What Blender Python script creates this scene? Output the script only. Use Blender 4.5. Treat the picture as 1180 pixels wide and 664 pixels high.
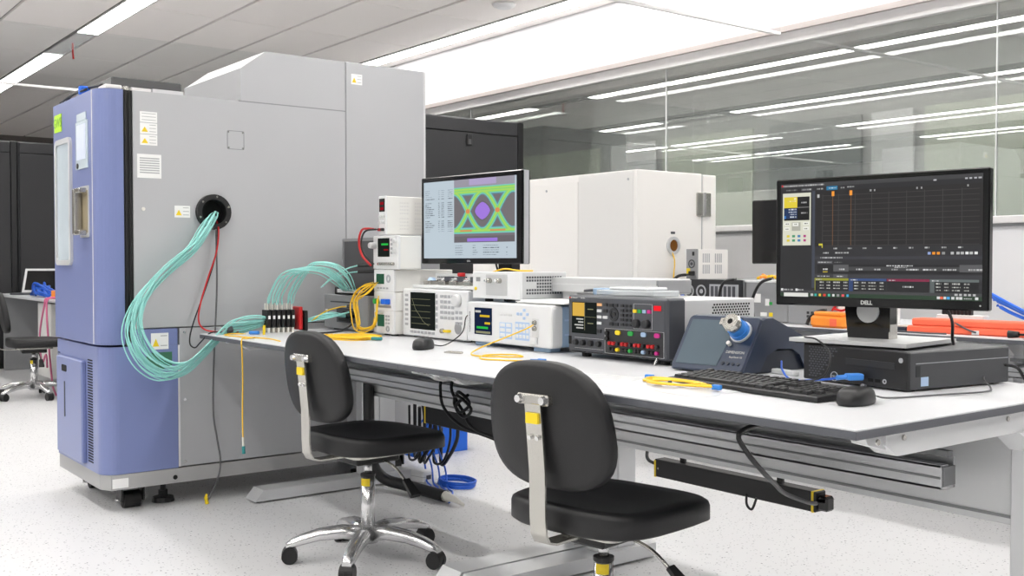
import bpy, bmesh, math, random
from mathutils import Vector, Matrix
random.seed(7)
S = bpy.context.scene
C = S.collection
for o in list(bpy.data.objects): bpy.data.objects.remove(o)

# ------------------------------------------------------------ camera, world, exposure
cd = bpy.data.cameras.new('camera'); cam = bpy.data.objects.new('camera', cd); C.objects.link(cam)
cd.sensor_width = 36.0; cd.lens = 36.0 * 1202 / 1180; cd.clip_start = 0.05; cd.clip_end = 100
cam.location = (0, 0, 1.06)
cam.rotation_euler = (math.radians(90) - math.atan(30 / 1202), 0, math.atan(1570 / 1202))
S.camera = cam
w = bpy.data.worlds.new('world'); S.world = w; w.use_nodes = True
w.node_tree.nodes['Background'].inputs[0].default_value = (1.0, 1.0, 1.0, 1)
w.node_tree.nodes['Background'].inputs[1].default_value = 0.15
S.view_settings.view_transform = 'Standard'; S.view_settings.look = 'None'
S.view_settings.gamma = 1.0; S.view_settings.use_curve_mapping = False
S.view_settings.exposure = 0.62
LAMP = 15.0

# ------------------------------------------------------------ materials
def lin(c):
    c /= 255.0
    return c / 12.92 if c <= 0.04045 else ((c + 0.055) / 1.055) ** 2.4
def rgb(c): return (lin(c[0]), lin(c[1]), lin(c[2]), 1.0)
MATS = {}
def mat(name, col, rough=0.5, metal=0.0, var=0.04, scale=30.0, bump=0.0, emit=0.0, trans=0.0, alpha=1.0, coat=0.0):
    m = bpy.data.materials.new(name); m.use_nodes = True
    nt = m.node_tree; b = nt.nodes['Principled BSDF']
    b.inputs['Roughness'].default_value = rough; b.inputs['Metallic'].default_value = metal
    c = rgb(col)
    if var > 0:
        tc = nt.nodes.new('ShaderNodeTexCoord'); n = nt.nodes.new('ShaderNodeTexNoise')
        n.inputs['Scale'].default_value = scale; n.inputs['Detail'].default_value = 2
        nt.links.new(tc.outputs['Object'], n.inputs['Vector'])
        mx = nt.nodes.new('ShaderNodeMix'); mx.data_type = 'RGBA'
        mx.inputs[6].default_value = tuple(v * (1 - var) for v in c[:3]) + (1,)
        mx.inputs[7].default_value = tuple(min(1, v * (1 + var)) for v in c[:3]) + (1,)
        nt.links.new(n.outputs['Fac'], mx.inputs[0]); nt.links.new(mx.outputs[2], b.inputs['Base Color'])
        if bump > 0:
            bp = nt.nodes.new('ShaderNodeBump'); bp.inputs['Strength'].default_value = bump; bp.inputs['Distance'].default_value = 0.002
            nt.links.new(n.outputs['Fac'], bp.inputs['Height']); nt.links.new(bp.outputs['Normal'], b.inputs['Normal'])
    else: b.inputs['Base Color'].default_value = c
    if emit > 0:
        b.inputs['Emission Color'].default_value = c; b.inputs['Emission Strength'].default_value = emit
    if trans > 0: b.inputs['Transmission Weight'].default_value = trans
    if alpha < 1: b.inputs['Alpha'].default_value = alpha
    if coat > 0: b.inputs['Coat Weight'].default_value = coat
    MATS[name] = m
    return m
def emat(name, col, s=1.0):
    if s <= 1.2: s = s * 0.58          # screens and status lights
    m = bpy.data.materials.new(name); m.use_nodes = True; nt = m.node_tree
    for n in list(nt.nodes): nt.nodes.remove(n)
    e = nt.nodes.new('ShaderNodeEmission'); e.inputs[0].default_value = rgb(col); e.inputs[1].default_value = s
    o = nt.nodes.new('ShaderNodeOutputMaterial'); nt.links.new(e.outputs[0], o.inputs[0])
    MATS[name] = m; return m
def glassmat(name, tint, refl, k=0.5, rough=0.0):
    # coated partition glass: mostly clear with a mirror-like share
    m = bpy.data.materials.new(name); m.use_nodes = True; nt = m.node_tree
    for n in list(nt.nodes): nt.nodes.remove(n)
    t = nt.nodes.new('ShaderNodeBsdfTransparent'); t.inputs[0].default_value = rgb(tint)
    g = nt.nodes.new('ShaderNodeBsdfGlossy'); g.inputs['Roughness'].default_value = rough
    g.inputs[0].default_value = (0.97, 0.975, 0.97, 1)
    lw = nt.nodes.new('ShaderNodeLayerWeight'); lw.inputs[0].default_value = 0.25
    ma = nt.nodes.new('ShaderNodeMath'); ma.operation = 'MULTIPLY_ADD'
    ma.inputs[1].default_value = k; ma.inputs[2].default_value = refl
    nt.links.new(lw.outputs['Fresnel'], ma.inputs[0])
    mx = nt.nodes.new('ShaderNodeMixShader'); nt.links.new(ma.outputs[0], mx.inputs[0])
    nt.links.new(t.outputs[0], mx.inputs[1]); nt.links.new(g.outputs[0], mx.inputs[2])
    o = nt.nodes.new('ShaderNodeOutputMaterial'); nt.links.new(mx.outputs[0], o.inputs[0])
    MATS[name] = m; return m
def floormat():
    m = bpy.data.materials.new('speckled_vinyl'); m.use_nodes = True; nt = m.node_tree; b = nt.nodes['Principled BSDF']
    b.inputs['Roughness'].default_value = 0.42
    tc = nt.nodes.new('ShaderNodeTexCoord')
    col = None
    def spk(scale, thr, c, prev):
        v = nt.nodes.new('ShaderNodeTexVoronoi'); v.inputs['Scale'].default_value = scale; v.feature = 'F1'
        nt.links.new(tc.outputs['Object'], v.inputs['Vector'])
        lt = nt.nodes.new('ShaderNodeMath'); lt.operation = 'LESS_THAN'; lt.inputs[1].default_value = thr
        nt.links.new(v.outputs['Distance'], lt.inputs[0])
        sep = nt.nodes.new('ShaderNodeSeparateColor'); nt.links.new(v.outputs['Color'], sep.inputs[0])
        gt = nt.nodes.new('ShaderNodeMath'); gt.operation = 'GREATER_THAN'; gt.inputs[1].default_value = 0.45
        nt.links.new(sep.outputs[0], gt.inputs[0])
        mu = nt.nodes.new('ShaderNodeMath'); mu.operation = 'MULTIPLY'
        nt.links.new(lt.outputs[0], mu.inputs[0]); nt.links.new(gt.outputs[0], mu.inputs[1])
        mx = nt.nodes.new('ShaderNodeMix'); mx.data_type = 'RGBA'; nt.links.new(mu.outputs[0], mx.inputs[0])
        nt.links.new(prev, mx.inputs[6]); mx.inputs[7].default_value = rgb(c)
        return mx.outputs[2]
    n = nt.nodes.new('ShaderNodeTexNoise'); n.inputs['Scale'].default_value = 1.5
    nt.links.new(tc.outputs['Object'], n.inputs['Vector'])
    mx = nt.nodes.new('ShaderNodeMix'); mx.data_type = 'RGBA'
    mx.inputs[6].default_value = rgb((212, 212, 214)); mx.inputs[7].default_value = rgb((219, 219, 220))
    nt.links.new(n.outputs['Fac'], mx.inputs[0])
    o = spk(48, 0.20, (184, 184, 186), mx.outputs[2]); o = spk(70, 0.18, (150, 150, 155), o); o = spk(31, 0.11, (96, 96, 104), o)
    nt.links.new(o, b.inputs['Base Color'])
    MATS['floor'] = m; return m

floormat()
mat('white_wall', (236, 236, 238), 0.7, scale=3, var=0.015)
mat('bulkhead', (216, 216, 219), 0.6, scale=2, var=0.01)
mat('tile', (240, 235, 232), 0.85, scale=160, var=0.05, bump=0.15)
mat('ceil_base', (128, 123, 121), 0.9, scale=5)
mat('channel', (128, 126, 126), 0.6)
mat('lamp_housing', (225, 225, 225), 0.5)
emat('lamp', (255, 253, 249), LAMP)
glassmat('pane', (236, 237, 236), 0.13)
glassmat('curtain_glass', (250, 251, 251), 0.004, 0.06)
mat('frame_white', (224, 222, 222), 0.4)
mat('frame_taupe', (176, 168, 165), 0.5)
mat('corr_wall', (176, 178, 178), 0.8, scale=2)
mat('corr_green', (206, 212, 199), 0.7, scale=2)
mat('corr_dark', (138, 143, 144), 0.8, scale=2)
mat('corr_light', (226, 227, 228), 0.8, scale=2)
mat('beige', (196, 186, 178), 0.8, scale=2)
mat('alu', (216, 217, 219), 0.38, 0.35, scale=8, var=0.03)
mat('alu_dark', (140, 141, 143), 0.45, 0.3, scale=8)
mat('desk_frame', (224, 225, 226), 0.45, 0.1, scale=6, var=0.02)
mat('desktop', (208, 209, 212), 0.38, scale=60, var=0.02)
mat('desk_edge', (84, 86, 92), 0.5, scale=40)
mat('cham_grey', (178, 179, 182), 0.42, 0.1, scale=3, var=0.02)
mat('cham_lid', (206, 206, 208), 0.42, 0.1, scale=3, var=0.02)
mat('cham_blue', (118, 129, 176), 0.36, 0.0, scale=3, var=0.02, coat=0.2)
mat('cham_base', (168, 168, 168), 0.5, scale=4)
mat('black_rubber', (26, 26, 27), 0.6, scale=40, var=0.1)
mat('black', (22, 22, 24), 0.45, scale=40, var=0.08)
mat('gloss_black', (10, 10, 12), 0.12, scale=4, var=0.05)
mat('dark_hole', (8, 8, 8), 0.9, var=0)
mat('steel', (190, 188, 182), 0.25, 0.9, scale=12)
mat('chrome', (226, 226, 227), 0.20, 0.85, scale=6, var=0.02)
mat('vinyl', (22, 22, 24), 0.5, scale=180, var=0.12, bump=0.12)
mat('frost', (196, 208, 216), 0.22, scale=9, var=0.10)
mat('paper', (236, 236, 235), 0.75, scale=30, var=0.02)
mat('sheet_blue', (206, 214, 232), 0.6)
mat('paper_print', (168, 170, 172), 0.8, var=0)
mat('sticker_yellow', (236, 206, 30), 0.5, var=0.02)
mat('lime', (186, 232, 40), 0.5, var=0.02)
mat('lime_ink', (120, 176, 62), 0.5, var=0)
mat('green_label', (56, 110, 84), 0.6, var=0.05)
mat('aqua', (156, 220, 214), 0.4, scale=60, var=0.05)
mat('white_boot', (225, 222, 214), 0.5)
mat('red', (196, 30, 34), 0.4, var=0.04)
mat('yellow', (242, 196, 34), 0.4, var=0.04)
mat('grey_cable', (92, 92, 94), 0.5)
mat('teal', (30, 126, 128), 0.4)
mat('blue_plastic', (24, 104, 220), 0.4, scale=10)
mat('blue_conn', (58, 132, 214), 0.35)
mat('blue_cable', (30, 92, 200), 0.4)
mat('inst_white', (225, 226, 227), 0.45, scale=14, var=0.02)
mat('inst_cream', (228, 227, 223), 0.45, scale=14, var=0.02)
mat('inst_grey', (150, 151, 153), 0.45, 0.15, scale=14, var=0.03)
mat('inst_silver', (205, 206, 207), 0.4, 0.25, scale=10, var=0.02)
mat('inst_blue', (158, 184, 212), 0.45, scale=14, var=0.02)
mat('pad_blue', (176, 200, 230), 0.5)
mat('btn_grey', (170, 172, 176), 0.5)
mat('btn_light', (214, 215, 216), 0.5)
mat('smoke_panel', (78, 78, 80), 0.3, scale=10, var=0.06)
mat('charcoal', (72, 74, 80), 0.45, scale=20, var=0.03)
mat('charcoal_dark', (38, 39, 42), 0.45)
mat('navy', (30, 44, 68), 0.32, scale=10, var=0.03, coat=0.2)
mat('navy_dark', (26, 34, 50), 0.4)
mat('navy_screen', (84, 98, 108), 0.12, scale=3, var=0.1)
mat('pc_black', (28, 28, 30), 0.4, scale=60, var=0.08)
mat('pc_grey', (74, 75, 78), 0.42, 0.2, scale=30, var=0.04)
mat('key', (34, 34, 36), 0.5)
mat('orange', (255, 150, 50), 0.5)
mat('coral', (252, 112, 80), 0.6, scale=12, var=0.04)
mat('pink', (214, 110, 150), 0.5)
mat('handle_cavity', (150, 138, 112), 0.5)
mat('brown_glass', (118, 76, 32), 0.25)
mat('magenta', (190, 40, 130), 0.4)
mat('green', (40, 160, 70), 0.4)
mat('cab_black', (40, 40, 43), 0.5, scale=6, var=0.05)
mat('white_box', (235, 233, 230), 0.5, scale=3, var=0.01)
mat('white_box_grey', (222, 221, 219), 0.5, scale=3, var=0.01)
mat('clear_plastic', (225, 230, 233), 0.2, scale=8, alpha=0.55)
mat('bag', (236, 238, 240), 0.25, scale=20, alpha=0.75)
emat('scr_off_blue', (30, 42, 70), 1.0)
emat('scr_dark', (34, 38, 36), 1.0)
emat('scr_green', (52, 92, 70), 1.0)
emat('scr_amber', (232, 186, 84), 1.0)
emat('scr_line', (150, 150, 120), 1.0)
emat('scr_txt', (210, 210, 205), 1.0)
emat('scr_yel', (225, 190, 50), 1.0)
emat('scr_grn', (50, 200, 80), 1.0)
emat('led_red', (240, 40, 50), 1.2)
emat('led_dimred', (150, 26, 36), 1.0)
emat('led_amber', (255, 196, 140), 1.0)

# ------------------------------------------------------------ shape functions -> (verts, faces)
def merge(*sh):
    V, F = [], []
    for v, f in sh:
        k = len(V); V += list(v); F += [tuple(i + k for i in q) for q in f]
    return V, F
def box(x0, x1, y0, y1, z0, z1, c=0.0):
    if x1 < x0: x0, x1 = x1, x0
    if y1 < y0: y0, y1 = y1, y0
    if z1 < z0: z0, z1 = z1, z0
    c = min(c, 0.45 * min(x1 - x0, y1 - y0, z1 - z0))
    if c <= 0:
        V = [(x0,y0,z0),(x1,y0,z0),(x1,y1,z0),(x0,y1,z0),(x0,y0,z1),(x1,y0,z1),(x1,y1,z1),(x0,y1,z1)]
        return V, [(0,3,2,1),(4,5,6,7),(0,1,5,4),(1,2,6,5),(2,3,7,6),(3,0,4,7)]
    V = []; idx = {}
    X, Y, Z = (x0, x1), (y0, y1), (z0, z1); sg = (1, -1)
    for i in (0, 1):
        for j in (0, 1):
            for k in (0, 1):
                idx[i,j,k,0] = len(V); V.append((X[i], Y[j] + sg[j]*c, Z[k] + sg[k]*c))
                idx[i,j,k,1] = len(V); V.append((X[i] + sg[i]*c, Y[j], Z[k] + sg[k]*c))
                idx[i,j,k,2] = len(V); V.append((X[i] + sg[i]*c, Y[j] + sg[j]*c, Z[k]))
    F = []
    def q(*a): F.append(tuple(idx[t] for t in a))
    q((0,0,0,0),(0,0,1,0),(0,1,1,0),(0,1,0,0)); q((1,0,0,0),(1,1,0,0),(1,1,1,0),(1,0,1,0))
    q((0,0,0,1),(1,0,0,1),(1,0,1,1),(0,0,1,1)); q((0,1,0,1),(0,1,1,1),(1,1,1,1),(1,1,0,1))
    q((0,0,0,2),(0,1,0,2),(1,1,0,2),(1,0,0,2)); q((0,0,1,2),(1,0,1,2),(1,1,1,2),(0,1,1,2))
    for k in (0, 1):
        for j in (0, 1): q((0,j,k,1),(1,j,k,1),(1,j,k,2),(0,j,k,2))
        for i in (0, 1): q((i,0,k,0),(i,1,k,0),(i,1,k,2),(i,0,k,2))
    for i in (0, 1):
        for j in (0, 1): q((i,j,0,0),(i,j,1,0),(i,j,1,1),(i,j,0,1))
    for i in (0, 1):
        for j in (0, 1):
            for k in (0, 1): F.append((idx[i,j,k,0], idx[i,j,k,1], idx[i,j,k,2]))
    return V, F
def loft(rings, caps=True, closed=False):
    n = len(rings[0]); V = [p for r in rings for p in r]; F = []
    m = len(rings)
    for a in range(m if closed else m - 1):
        b = (a + 1) % m
        for i in range(n):
            j = (i + 1) % n
            F.append((a*n + i, a*n + j, b*n + j, b*n + i))
    if caps and not closed:
        F.append(tuple(reversed(range(n)))); F.append(tuple((m-1)*n + i for i in range(n)))
    return V, F
def frame(d):
    d = Vector(d).normalized(); up = Vector((0, 0, 1)) if abs(d.z) < 0.95 else Vector((1, 0, 0))
    a = d.cross(up).normalized(); return a, a.cross(d).normalized()
def cyl(p0, p1, r0, r1=None, n=16, rings=None):
    p0 = Vector(p0); p1 = Vector(p1); r1 = r0 if r1 is None else r1
    a, b = frame(p1 - p0); R = []
    for t, r in (rings or ((0, r0), (1, r1))):
        c = p0.lerp(p1, t)
        R.append([tuple(c + (a*math.cos(2*math.pi*i/n) + b*math.sin(2*math.pi*i/n))*r) for i in range(n)])
    return loft(R)
def spline(pts, sub=6):
    P = [Vector(p) for p in pts]
    if len(P) < 3: return P
    P = [P[0]*2 - P[1]] + P + [P[-1]*2 - P[-2]]; out = []
    for i in range(1, len(P) - 2):
        for k in range(sub):
            t = k / sub; a, b, c, d = P[i-1], P[i], P[i+1], P[i+2]
            out.append(0.5*((2*b) + (c - a)*t + (2*a - 5*b + 4*c - d)*t*t + (-a + 3*b - 3*c + d)*t**3))
    out.append(P[-2]); return out
def tube(pts, r, n=7, sub=6):
    Q = spline(pts, sub) if sub else [Vector(p) for p in pts]
    R = []; prev = None
    for i, p in enumerate(Q):
        d = (Q[min(i+1, len(Q)-1)] - Q[max(i-1, 0)])
        if d.length < 1e-7: d = Vector((0, 0, 1))
        d.normalize()
        if prev is None: a, b = frame(d)
        else:
            a = (prev - d*prev.dot(d))
            a = a.normalized() if a.length > 1e-6 else frame(d)[0]
            b = d.cross(a)
        prev = a
        rr = r(i/(len(Q)-1)) if callable(r) else r
        R.append([tuple(p + (a*math.cos(2*math.pi*k/n) + b*math.sin(2*math.pi*k/n))*rr) for k in range(n)])
    return loft(R)
def rrect(x0, x1, z0, z1, r, n=5):
    o = []; r = min(r, 0.499*(x1-x0), 0.499*(z1-z0))
    for cx, cz, a0 in ((x1-r, z1-r, 0), (x0+r, z1-r, 90), (x0+r, z0+r, 180), (x1-r, z0+r, 270)):
        for i in range(n + 1):
            a = math.radians(a0 + 90*i/n); o.append((cx + r*math.cos(a), cz + r*math.sin(a)))
    return o
def place(o2, ax, v):
    if ax == 'y': return [(a, v, b) for a, b in o2]
    if ax == 'x': return [(v, a, b) for a, b in o2]
    return [(a, b, v) for a, b in o2]
def inset(o, c):
    cx = (min(p[0] for p in o) + max(p[0] for p in o))/2; cz = (min(p[1] for p in o) + max(p[1] for p in o))/2
    w = (max(p[0] for p in o) - min(p[0] for p in o))/2; h = (max(p[1] for p in o) - min(p[1] for p in o))/2
    return [(cx + (p[0]-cx)*(w-c)/w, cz + (p[1]-cz)*(h-c)/h) for p in o]
def prism(o, ax, a, b, c=0.0):
    if c <= 0: return loft([place(o, ax, a), place(o, ax, b)])
    s = 1 if b > a else -1
    return loft([place(inset(o, c), ax, a), place(o, ax, a + s*c), place(o, ax, b - s*c), place(inset(o, c), ax, b)])
def ring(o, i, ax, a, b):
    return loft([place(o, ax, a), place(i, ax, a), place(i, ax, b), place(o, ax, b)], caps=False, closed=True)
def disc_out(cx, cz, r, n=24): return [(cx + r*math.cos(2*math.pi*k/n), cz + r*math.sin(2*math.pi*k/n)) for k in range(n)]
def mesh(name, sh, m, smooth=False):
    me = bpy.data.meshes.new(name); me.from_pydata([tuple(v) for v in sh[0]], [], sh[1])
    bm = bmesh.new(); bm.from_mesh(me); bmesh.ops.recalc_face_normals(bm, faces=bm.faces); bm.to_mesh(me); bm.free()
    if smooth:
        me.polygons.foreach_set('use_smooth', [len(p.vertices) <= 4 for p in me.polygons])
    me.materials.append(MATS[m] if isinstance(m, str) else m); me.update()
    return me
def link(name, me, parent=None, loc=None, rot=None):
    o = bpy.data.objects.new(name, me); C.objects.link(o)
    if parent: o.parent = parent
    if loc: o.location = loc
    if rot: o.rotation_euler = rot
    return o
def tag(o, label=None, cat=None, group=None, kind=None):
    if label: o['label'] = label
    if cat: o['category'] = cat
    if group: o['group'] = group
    if kind: o['kind'] = kind
    return o
def solo(name, sh, m, label, cat, group=None, smooth=False, kind=None, loc=None, rot=None):
    return tag(link(name, mesh(name, sh, m, smooth), None, loc, rot), label, cat, group, kind)
def struct(name, sh, m, parent=None, smooth=False):
    o = link(name, mesh(name, sh, m, smooth), parent)
    if not parent: o['kind'] = 'structure'
    return o
class T:
    def __init__(s, name, label, cat, loc=(0, 0, 0), rz=0.0, group=None):
        s.o = bpy.data.objects.new(name, None); C.objects.link(s.o); s.o.empty_display_size = 0.1
        s.o.location = loc; s.o.rotation_euler = (0, 0, math.radians(rz)); tag(s.o, label, cat, group)
    def add(s, name, sh, m, parent=None, smooth=False, label=None, kind=None):
        return tag(link(name, mesh(name, sh, m, smooth), parent or s.o), label, None, None, kind)
    def box(s, name, m, a, c=0.0, parent=None, label=None): return s.add(name, box(*a, c), m, parent, False, label)
    def btn(s, name, m, x, z, w_, h, d=0.003, y=0.0, parent=None):     # button on the front face (y = 0), centre x z
        return s.add(name, box(x-w_/2, x+w_/2, y-d, y+0.001, z-h/2, z+h/2, d*0.4), m, parent)
    def knob(s, name, m, x, z, r, l=0.015, y=0.0, parent=None, n=16):
        return s.add(name, cyl((x, y+0.001, z), (x, y-l, z), r, n=n, rings=((0, r), (0.85, r*0.92), (1, r*0.8))), m, parent, True)
    def text(s, name, body, size, m, pos, face='front', parent=None, spin=0.0, bold=0.0):
        cu = bpy.data.curves.new(name, 'FONT'); cu.body = body; cu.size = size; cu.extrude = 0.0003; cu.offset = bold
        cu.align_x = 'CENTER'; cu.align_y = 'CENTER'; cu.resolution_u = 2
        tmp = bpy.data.objects.new('tmp', cu); C.objects.link(tmp)
        bpy.context.view_layer.update()
        dg = bpy.context.evaluated_depsgraph_get()
        me = bpy.data.meshes.new_from_object(tmp.evaluated_get(dg)); bpy.data.objects.remove(tmp); me.materials.clear()
        me.materials.append(MATS[m]); me.name = name
        M = Matrix.Rotation(math.radians(90), 4, 'X')
        if face == 'side': M = Matrix.Rotation(math.radians(90), 4, 'Z') @ M
        if face == 'top': M = Matrix.Identity(4)
        if isinstance(face, Matrix): M = face
        M = Matrix.Translation(pos) @ M @ Matrix.Rotation(math.radians(spin), 4, 'Z')
        me.transform(M)
        return link(name, me, parent or s.o)
def copy_tree(o, parent=None):
    c = o.copy(); C.objects.link(c); c.parent = parent
    for ch in list(o.children): copy_tree(ch, c)
    return c
def cable(name, pts, r, m, label, cat='cable', group=None, n=7, sub=6):
    return solo(name, tube(pts, r, n, sub), m, label, cat, group, True)

# ------------------------------------------------------------ the setting
struct('floor', box(-19, 4, -7, 9, -0.1, 0), 'floor')
ceil = struct('ceiling', box(-19, 4, -7, 9, 3.02, 3.12), 'ceil_base')
tile_me = mesh('ceiling_tile', box(-0.580, 0.580, -0.287, 0.287, 3.0, 3.025, 0.004), 'tile')
rows = [(0.97, 1), (1.56, 1), (2.155, 1), (2.94, 1), (3.54, 1), (4.14, 1), (4.745, 1)]
for yc, _ in rows:
    for k in range(11):
        link('ceiling_tile', tile_me, ceil, (-8.05 + 0.585 + 1.17*(2 - k), yc, 0))
me_far = mesh('ceiling_tile_far', box(-0.579, 0.579, -3.4, 0, 3.0, 3.025, 0.004), 'tile')
for k in range(-8, 9): link('ceiling_panel', me_far, ceil, (-8.05 + 0.585 + 1.17*k, 0.02, 0))
me_r = mesh('ceiling_panel', box(-0.579, 0.579, 0.66, 5.05, 3.0, 3.025, 0.004), 'tile')
for k in range(3, 10): link('ceiling_panel', me_r, ceil, (-8.05 + 0.585 + 1.17*k, 0, 0))
struct('trim_1', box(-19, 4, 5.235, 5.36, 2.995, 3.03), 'tile')
# recessed channels the lamp rows sit in
YROWS = [5.14, 2.545, 0.3, -1.95, -4.1]
for i, y in enumerate(YROWS):
    struct('trim_%d' % (i + 2), box(-19, 4, y - 0.092, y + 0.092, 3.004, 3.03), 'channel')
lamp_h = mesh('housing', merge(box(-0.57, 0.57, -0.088, -0.082, 2.992, 3.02), box(-0.57, 0.57, 0.082, 0.088, 2.992, 3.02), box(-0.57, -0.564, -0.088, 0.088, 2.992, 3.02), box(0.564, 0.57, -0.088, 0.088, 2.992, 3.02)), 'lamp_housing')
lamp_d = mesh('diffuser', box(-0.564, 0.564, -0.081, 0.081, 2.994, 3.003), 'lamp')
ordn = ['first', 'second', 'third', 'fourth', 'fifth', 'sixth', 'seventh', 'eighth', 'ninth', 'tenth', 'eleventh', 'twelfth', 'thirteenth']
for ri, y in enumerate(YROWS):
    xs = [-8.45 + 1.145*k for k in range(0, 10)] + [-10.9 - 1.145*k for k in range(0, 3)]
    if ri == 1: xs = [-8.67 + 1.145*k for k in range(0, 10)] + [-10.91 - 1.145*k for k in range(0, 3)]
    for k, x in enumerate(xs):
        if ri == 0 and k >= 10: continue
        o = bpy.data.objects.new('ceiling_light', None); C.objects.link(o); o.location = (x, y, 0)
        link('housing', lamp_h, o); link('diffuser', lamp_d, o)
        if ri == 0:
            lab = 'linear ceiling light beside the white bulkhead, %s from its far end' % ordn[k]
            tag(o, lab, 'ceiling light', 'lights along the bulkhead')
        elif ri == 1:
            if k == 0: lab = 'linear ceiling light above the blue chamber door, ending at the grey gap'
            elif k == 1: lab = 'linear ceiling light joined to the one above the chamber door'
            elif k == 10: lab = 'linear ceiling light at the top left, beyond the grey gap'
            elif k > 10: lab = 'linear ceiling light at the far left end of its row, number %s beyond the gap' % ['two', 'three'][k-11]
            else: lab = 'linear ceiling light in the chamber row, %s after the grey gap' % ordn[k]
            tag(o, lab, 'ceiling light', 'lights over the workbench row')
        else:
            tag(o, 'ceiling light seen as a reflection in the glass wall, %s row, %s along' % (['upper', 'middle', 'lower'][ri-2], ordn[k]), 'ceiling light', 'lights mirrored in the glass wall')
for kx in range(24):  # unseen lamps added to brighten the corridor behind the glass
    o = bpy.data.objects.new('ceiling_light', None); C.objects.link(o); o.location = (-12.0 + 1.2*(kx % 12), 6.3 if kx < 12 else 7.1, 0)
    link('housing', lamp_h, o); link('diffuser', lamp_d, o)
    tag(o, 'added unseen light brightening the corridor behind the glass wall, %s row, %s from the far end' % ('near' if kx < 12 else 'far', ordn[kx % 12]), 'ceiling light', 'added corridor lights')
# back wall with the partition glass
struct('wall_back', box(-19, 4, 5.36, 5.46, 0, 1.245), 'white_wall')
struct('trim_7', box(-19, 4, 5.30, 5.70, 1.262, 1.30, 0.004), 'frame_white')
struct('trim_8', box(-19, 4, 5.33, 5.68, 1.245, 1.262), 'alu_dark')
bh = struct('wall_bulkhead', box(-19, 4, 5.36, 5.70, 2.52, 3.0), 'bulkhead')
struct('trim_9', box(-19, 4, 5.335, 5.38, 2.50, 2.535), 'frame_taupe')
struct('trim_10', box(-19, 4, 5.36, 5.66, 2.43, 2.50), 'frame_white')
struct('wall_sill', box(-19, 4, 5.46, 5.66, 0, 1.245), 'white_wall')
k = 0
JX = [-17.3, -14.89, -12.48, -10.07, -7.66, -5.25, -2.84, -0.43, 1.98]
for i in range(len(JX) - 1):
    k += 1
    wdw = struct('window_%d' % k, box(JX[i] + 0.004, JX[i+1] - 0.004, 5.40, 5.41, 1.30, 2.43), 'pane')
    link('glass_pane', mesh('glass_pane', box(JX[i] + 0.06, JX[i+1] + 0.05, 5.62, 5.63, 1.30, 2.43), 'pane'), wdw)
    link('joint_strip', mesh('joint_strip', box(JX[i+1] - 0.003, JX[i+1] + 0.003, 5.398, 5.412, 1.30, 2.43), 'corr_light'), wdw)
# the corridor behind the glass
struct('wall_corridor', box(-19, 4, 8.0, 8.1, 0, 3.0), 'corr_wall')
pan = [(-8.6, -7.9, 'corr_light'), (-7.8, -6.6, 'corr_green'), (-6.4, -5.4, 'corr_dark'), (-12.0, -8.8, 'corr_green'), (-5.3, -4.9, 'corr_light'), (-4.8, -3.9, 'corr_green'), (-3.85, -3.5, 'corr_dark'), (-3.4, -2.0, 'corr_light')]
wc = bpy.data.objects['wall_corridor']
for a, b, m in pan: link('reflection_panel', mesh('reflection_panel', box(a, b, 7.97, 8.0, 0.2, 2.35, 0.004), m), wc)  # panel colours imitate the opposite windows reflected in the glass
struct('wall_left', box(-19.1, -19, -7, 9, 0, 3.0), 'beige')
wf = struct('wall_front', box(-19, 4, -7.1, -7, 0, 3.0), 'white_wall')
for i in range(9):
    x = -17 + 2.3*i
    link('blind_panel', mesh('blind_panel', box(x, x + 1.5, -7, -6.97, 0.9, 2.5), 'corr_green' if i % 2 else 'corr_light'), wf)
    link('blind_post', mesh('blind_post', box(x + 1.6, x + 2.0, -7, -6.97, 0, 2.9), 'corr_dark'), wf)
# hanging glass smoke curtains
for nm, X, lab in (('smoke_curtain', -4.2, 'clear glass smoke curtain hanging from the ceiling in front of the bulkhead'), ('smoke_curtain', -9.12, 'clear glass smoke curtain hanging at the far left behind the chamber')):
    t = T(nm, lab, 'glass panel', (X, 5.33, 2.48))
    t.box('glass', 'curtain_glass', (-0.004, 0.004, -7.3, 0, 0.02, 0.51))
    t.box('bottom_rail', 'frame_white', (-0.011, 0.011, -7.3, 0, 0, 0.02), 0.003)
solo('smoke_detector', cyl((-6.3, 4.75, 3.0), (-6.3, 4.75, 2.965), 0.09, n=20, rings=((0, 0.09), (0.5, 0.085), (1, 0.05))), 'lamp_housing', 'round white smoke detector on the ceiling near the bulkhead lights', 'detector', smooth=True)
cable('pull_cord', [(-9.75, 2.56, 3.0), (-9.75, 2.56, 2.93), (-9.75, 2.565, 2.86)], 0.008, 'red', 'short red cord hanging from the grey gap between two ceiling lights', 'cord')

# ------------------------------------------------------------ environmental test chamber (local = world offsets from its front right floor corner)
CX, CY = -4.47, 1.28
def panel_hole(y0, y1, z0, z1, cy, cz, r, x0, x1, n=32):
    o, i = [], []
    for k in range(n):
        a = 2*math.pi*(k + 0.5)/n; c, s_ = math.cos(a), math.sin(a)
        tt = min(((y1-cy)/c if c > 0 else (y0-cy)/c) if abs(c) > 1e-6 else 9e9, ((z1-cz)/s_ if s_ > 0 else (z0-cz)/s_) if abs(s_) > 1e-6 else 9e9)
        o.append((cy + c*tt, cz + s_*tt)); i.append((cy + r*c, cz + r*s_))
    # pull the four nearest points onto the corners
    for cy_, cz_ in ((y0, z0), (y0, z1), (y1, z0), (y1, z1)):
        q = min(range(n), key=lambda k: (o[k][0]-cy_)**2 + (o[k][1]-cz_)**2); o[q] = (cy_, cz_)
    return ring(o, i, 'x', x0, x1)
ch = T('test_chamber', 'tall grey and blue environmental test chamber with a round cable port', 'test chamber', (CX, CY, 0))
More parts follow.
